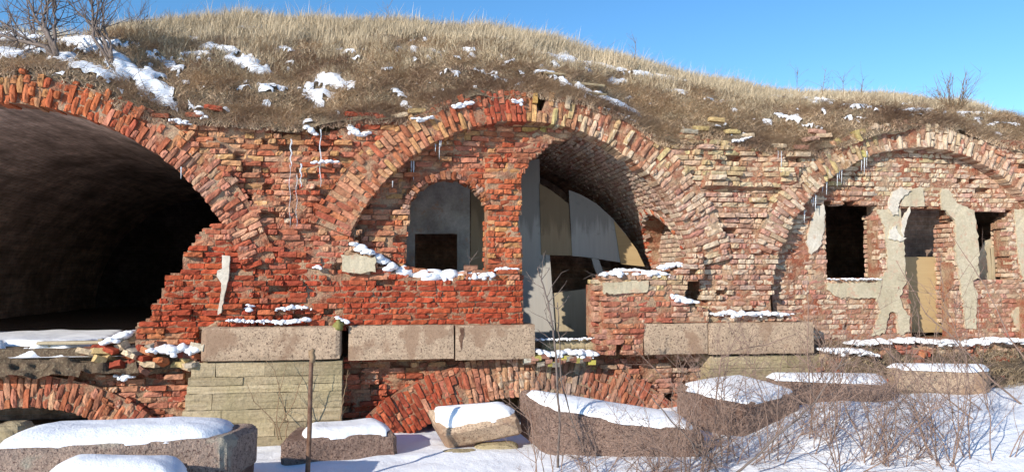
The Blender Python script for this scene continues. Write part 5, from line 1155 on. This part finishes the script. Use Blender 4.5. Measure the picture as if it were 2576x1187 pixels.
stem('bare_stem', 'long pale bare branch slanting across the right foreground', 'stem', [(1820, 1215), (1900, 1150), (1960, 1090), (2010, 1050), (2050, 1010), (2085, 960), (2120, 900)], -3.2, .014, .006, M['bark'], 3, side=8, sideL=.3)
stem('bare_stem', 'long bare branch slanting down to the right before the cornerwise block', 'stem', [(1640, 1000), (1690, 1060), (1740, 1110), (1790, 1160), (1820, 1210)], -3.0, .006, .013, M['bark'], 4, side=8, sideL=.3)
stem('bare_stem', 'thin arching branch crossing in front of the right limestone pier', 'stem', [(1815, 1130), (1800, 1010), (1815, 900), (1860, 878), (1930, 866), (2000, 840)], -2.0, .010, .004, M['twig'], 5, side=12, sideL=.25)
stem('bare_stem', 'upright bare stem before the shaded left edge of the right arch', 'stem', [(2048, 1180), (2040, 1000), (2030, 880), (2033, 780), (2030, 700)], -2.2, .010, .004, M['twig'], 6, side=10, sideL=.3)
stem('bare_stem', 'knobbly branch slanting across the boarded door of the right arch', 'stem', [(2600, 1040), (2500, 960), (2400, 850), (2330, 790), (2255, 655)], -1.9, .014, .004, M['twig'], 7, side=7, sideL=.2)
stem('bare_stem', 'knobbly branch slanting under the small right opening', 'stem', [(2620, 960), (2540, 850), (2480, 720), (2400, 600)], -1.7, .012, .004, M['twig'], 8, side=6, sideL=.2)
stem('bare_stem', 'branch reaching up from the lower right towards the granite corner', 'stem', [(2560, 1180), (2480, 1080), (2330, 960), (2240, 890), (2180, 830)], -2.4, .012, .004, M['twig'], 9, side=10, sideL=.3)
for q, (pts, lab) in enumerate([([(700, 1105), (690, 1060), (640, 1010), (618, 960)], 'leftmost twig growing against the limestone pier'), ([(708, 1105), (695, 1060), (700, 1000), (712, 950), (722, 912)], 'middle twig growing against the limestone pier'), ([(715, 1110), (725, 1060), (705, 990), (690, 930), (668, 905)], 'twig crossing the middle one on the limestone pier'), ([(700, 1080), (740, 1010), (760, 950), (765, 912)], 'rightmost twig growing against the limestone pier'), ([(852, 1062), (860, 1030), (868, 980), (876, 930)], 'small twig at the right edge of the left limestone pier')]):
    stem('pier_twig', lab, 'twig', pts, -.35, .008, .003, M['stalk'], 20 + q, 'twigs against the left limestone pier', side=6, sideL=.2)
stem('sill_weed', 'dry branching weed on the window ledge by the pillar', 'weed', [(1178, 690), (1182, 660), (1200, 635)], .2, .005, .002, M['bark'], 31, side=9, sideL=.2)
stem('wall_weed', 'dry weed reaching left from the snowy stub wall', 'weed', [(1540, 690), (1520, 695), (1490, 690), (1468, 702)], -.25, .004, .002, M['bark'], 32, side=9, sideL=.16)
# saplings on the left end of the bank
def sapling(base_uv, stems, label, seed, r0=.022, extra=8, L=.7):
    h_ = hill_hit(*base_uv) or P3(base_uv[0], base_uv[1], 1.0); T = Tubes(); r = random.Random(seed); Yb = h_.y
    for st_ in stems:
        Q = [h_ + Vector((0, 0, -.05))] + [P3(u, v, Yb + .25 * k_) for k_, (u, v) in enumerate(st_)]; D = []
        for a, b in zip(Q[:-1], Q[1:]):
            for t in range(6): D.append(a.lerp(b, t / 6) + Vector((r.gauss(0, .008), r.gauss(0, .008), 0)))
        D.append(Q[-1]); n = len(D); rs = r0 * r.uniform(.7, 1.1); T.tube(D, [rs * (1 - .7 * i / (n - 1)) for i in range(n)], 6)
        for q in range(extra):
            i = r.randint(n // 3, n - 2); t = (D[i + 1] - D[i]).normalized(); s_ = t.orthogonal().normalized(); s_.rotate(Matrix.Rotation(r.uniform(0, 2 * pi), 3, t)); d = (t + s_ * .9).normalized(); p_ = D[i].copy(); Lq = L * r.uniform(.4, 1.2); W_ = [p_.copy()]
            for k_ in range(6):
                d = (d + Vector((r.gauss(0, .12), r.gauss(0, .12), r.gauss(0, .08) + .05))).normalized(); p_ = p_ + d * Lq / 6; W_.append(p_.copy())
                if r.random() < .6:
                    e = (d + Vector((r.gauss(0, .6), r.gauss(0, .6), .2))).normalized(); T.tube([p_, p_ + e * Lq * .2, p_ + e * Lq * .38 + Vector((0, 0, .02))], [rs * .14, rs * .1, rs * .05], 3)
            T.tube(W_, [rs * .3 * (1 - .13 * k_) for k_ in range(7)], 4)
    tag(T.obj('sapling', M['bark']), label, 'sapling', 'leafless saplings on the left end of the bank', 'thing')
sapling((148, 152), [[(130, 105), (108, 75), (85, 35), (60, -30)], [(138, 110), (140, 60), (136, 10), (134, -60)], [(120, 120), (60, 95), (10, 60), (-40, 30)], [(112, 118), (40, 100), (-30, 80)], [(125, 100), (108, 55), (118, 10), (140, -50)]], 'bushiest leafless sapling with stems fanning left above the left arch', 3, .034, 18, .9)
sapling((285, 160), [[(262, 118), (240, 80), (215, 50), (172, 8)], [(268, 110), (245, 70), (232, 30), (226, -40)], [(235, 95), (234, 40), (230, -30)], [(278, 120), (262, 70), (256, 10), (246, -40)]], 'second leafless sapling, with four slim stems right of the bushiest one', 4, .027, 16, .9)
sapling((85, 95), [[(84, 60), (100, 20), (110, -30)], [(74, 60), (70, 20), (60, -40)]], 'thin leafless sapling on the skyline behind the bushiest one', 5, .028, 9)
sapling((338, 85), [[(345, 50), (360, 20)], [(330, 50), (322, 20)], [(352, 60), (372, 38)]], 'faint twiggy sapling on the skyline right of the others', 6, .014, 8, .5)
for q, (u, v, top, lab) in enumerate([(2065, 248, (2078, 172), 'tall dry weed stalk on the skyline, left of the other two'), (2120, 245, (2122, 190), 'short dry weed stalk in the middle of three on the skyline'), (2165, 238, (2172, 200), 'dry weed stalk on the skyline nearest the right arch crown'), (2004, 240, (2006, 180), 'thin isolated stalk on the skyline slope'), (1596, 165, (1600, 95), 'faint dry stalk above the falling skyline'), (980, 60, (975, 12), 'faint dry stalk above the highest grass')]):
    b = hill_hit(u, v + 14) or P3(u, v + 10, 3); stem('weed_stalk', lab, 'weed', [(u, v + 16), ((u + top[0]) / 2, (v + top[1]) / 2), top], b.y, .007, .003, M['stalk'], 50 + q, 'dry weed stalks on the skyline', side=10, sideL=.28)
b = hill_hit(2400, 275) or P3(2400, 270, 3.5); shrub('skyline_shrub', 'fan-shaped leafless shrub on the skyline at the right', 'shrub', b, 26, .85, .75, 77, M['stalk'], .008, (.1, 0), 7, depth=1, thorn=False, drop=-.1)
b = hill_hit(2470, 300) or P3(2470, 295, 3.5); shrub('skyline_shrub', 'tiny leafless shrub on the skyline, right of the fan-shaped one', 'shrub', b, 4, .35, .5, 78, M['stalk'], .005, (0, 0), 5, depth=1, thorn=False)
# tangled dead stems on the bank
T = Tubes(); r = random.Random(5)
for i in range(1900):
    x = r.uniform(-6.5, 12); y = r.uniform(.05, 2.4) ** 1.1; z = float(hill_z(x, y)) + r.uniform(0, .06)
    d = Vector((r.gauss(0, 1), r.gauss(0, .5), r.gauss(.2, .45))).normalized(); p_ = Vector((x, y, z)); W_ = [p_.copy()]; L = r.uniform(.15, .5)
    for k_ in range(5): d = (d + Vector((r.gauss(0, .25), r.gauss(0, .2), r.gauss(-.08, .2)))).normalized(); p_ = p_ + d * L / 5; W_.append(p_.copy())
    T.tube(W_, [.0045 * (1 - .12 * k_) for k_ in range(6)], 3)
o = T.obj('dead_stems', M['stalk']); tag(o, 'tangle of dead stems lying over the lower bank', 'undergrowth', kind='stuff')
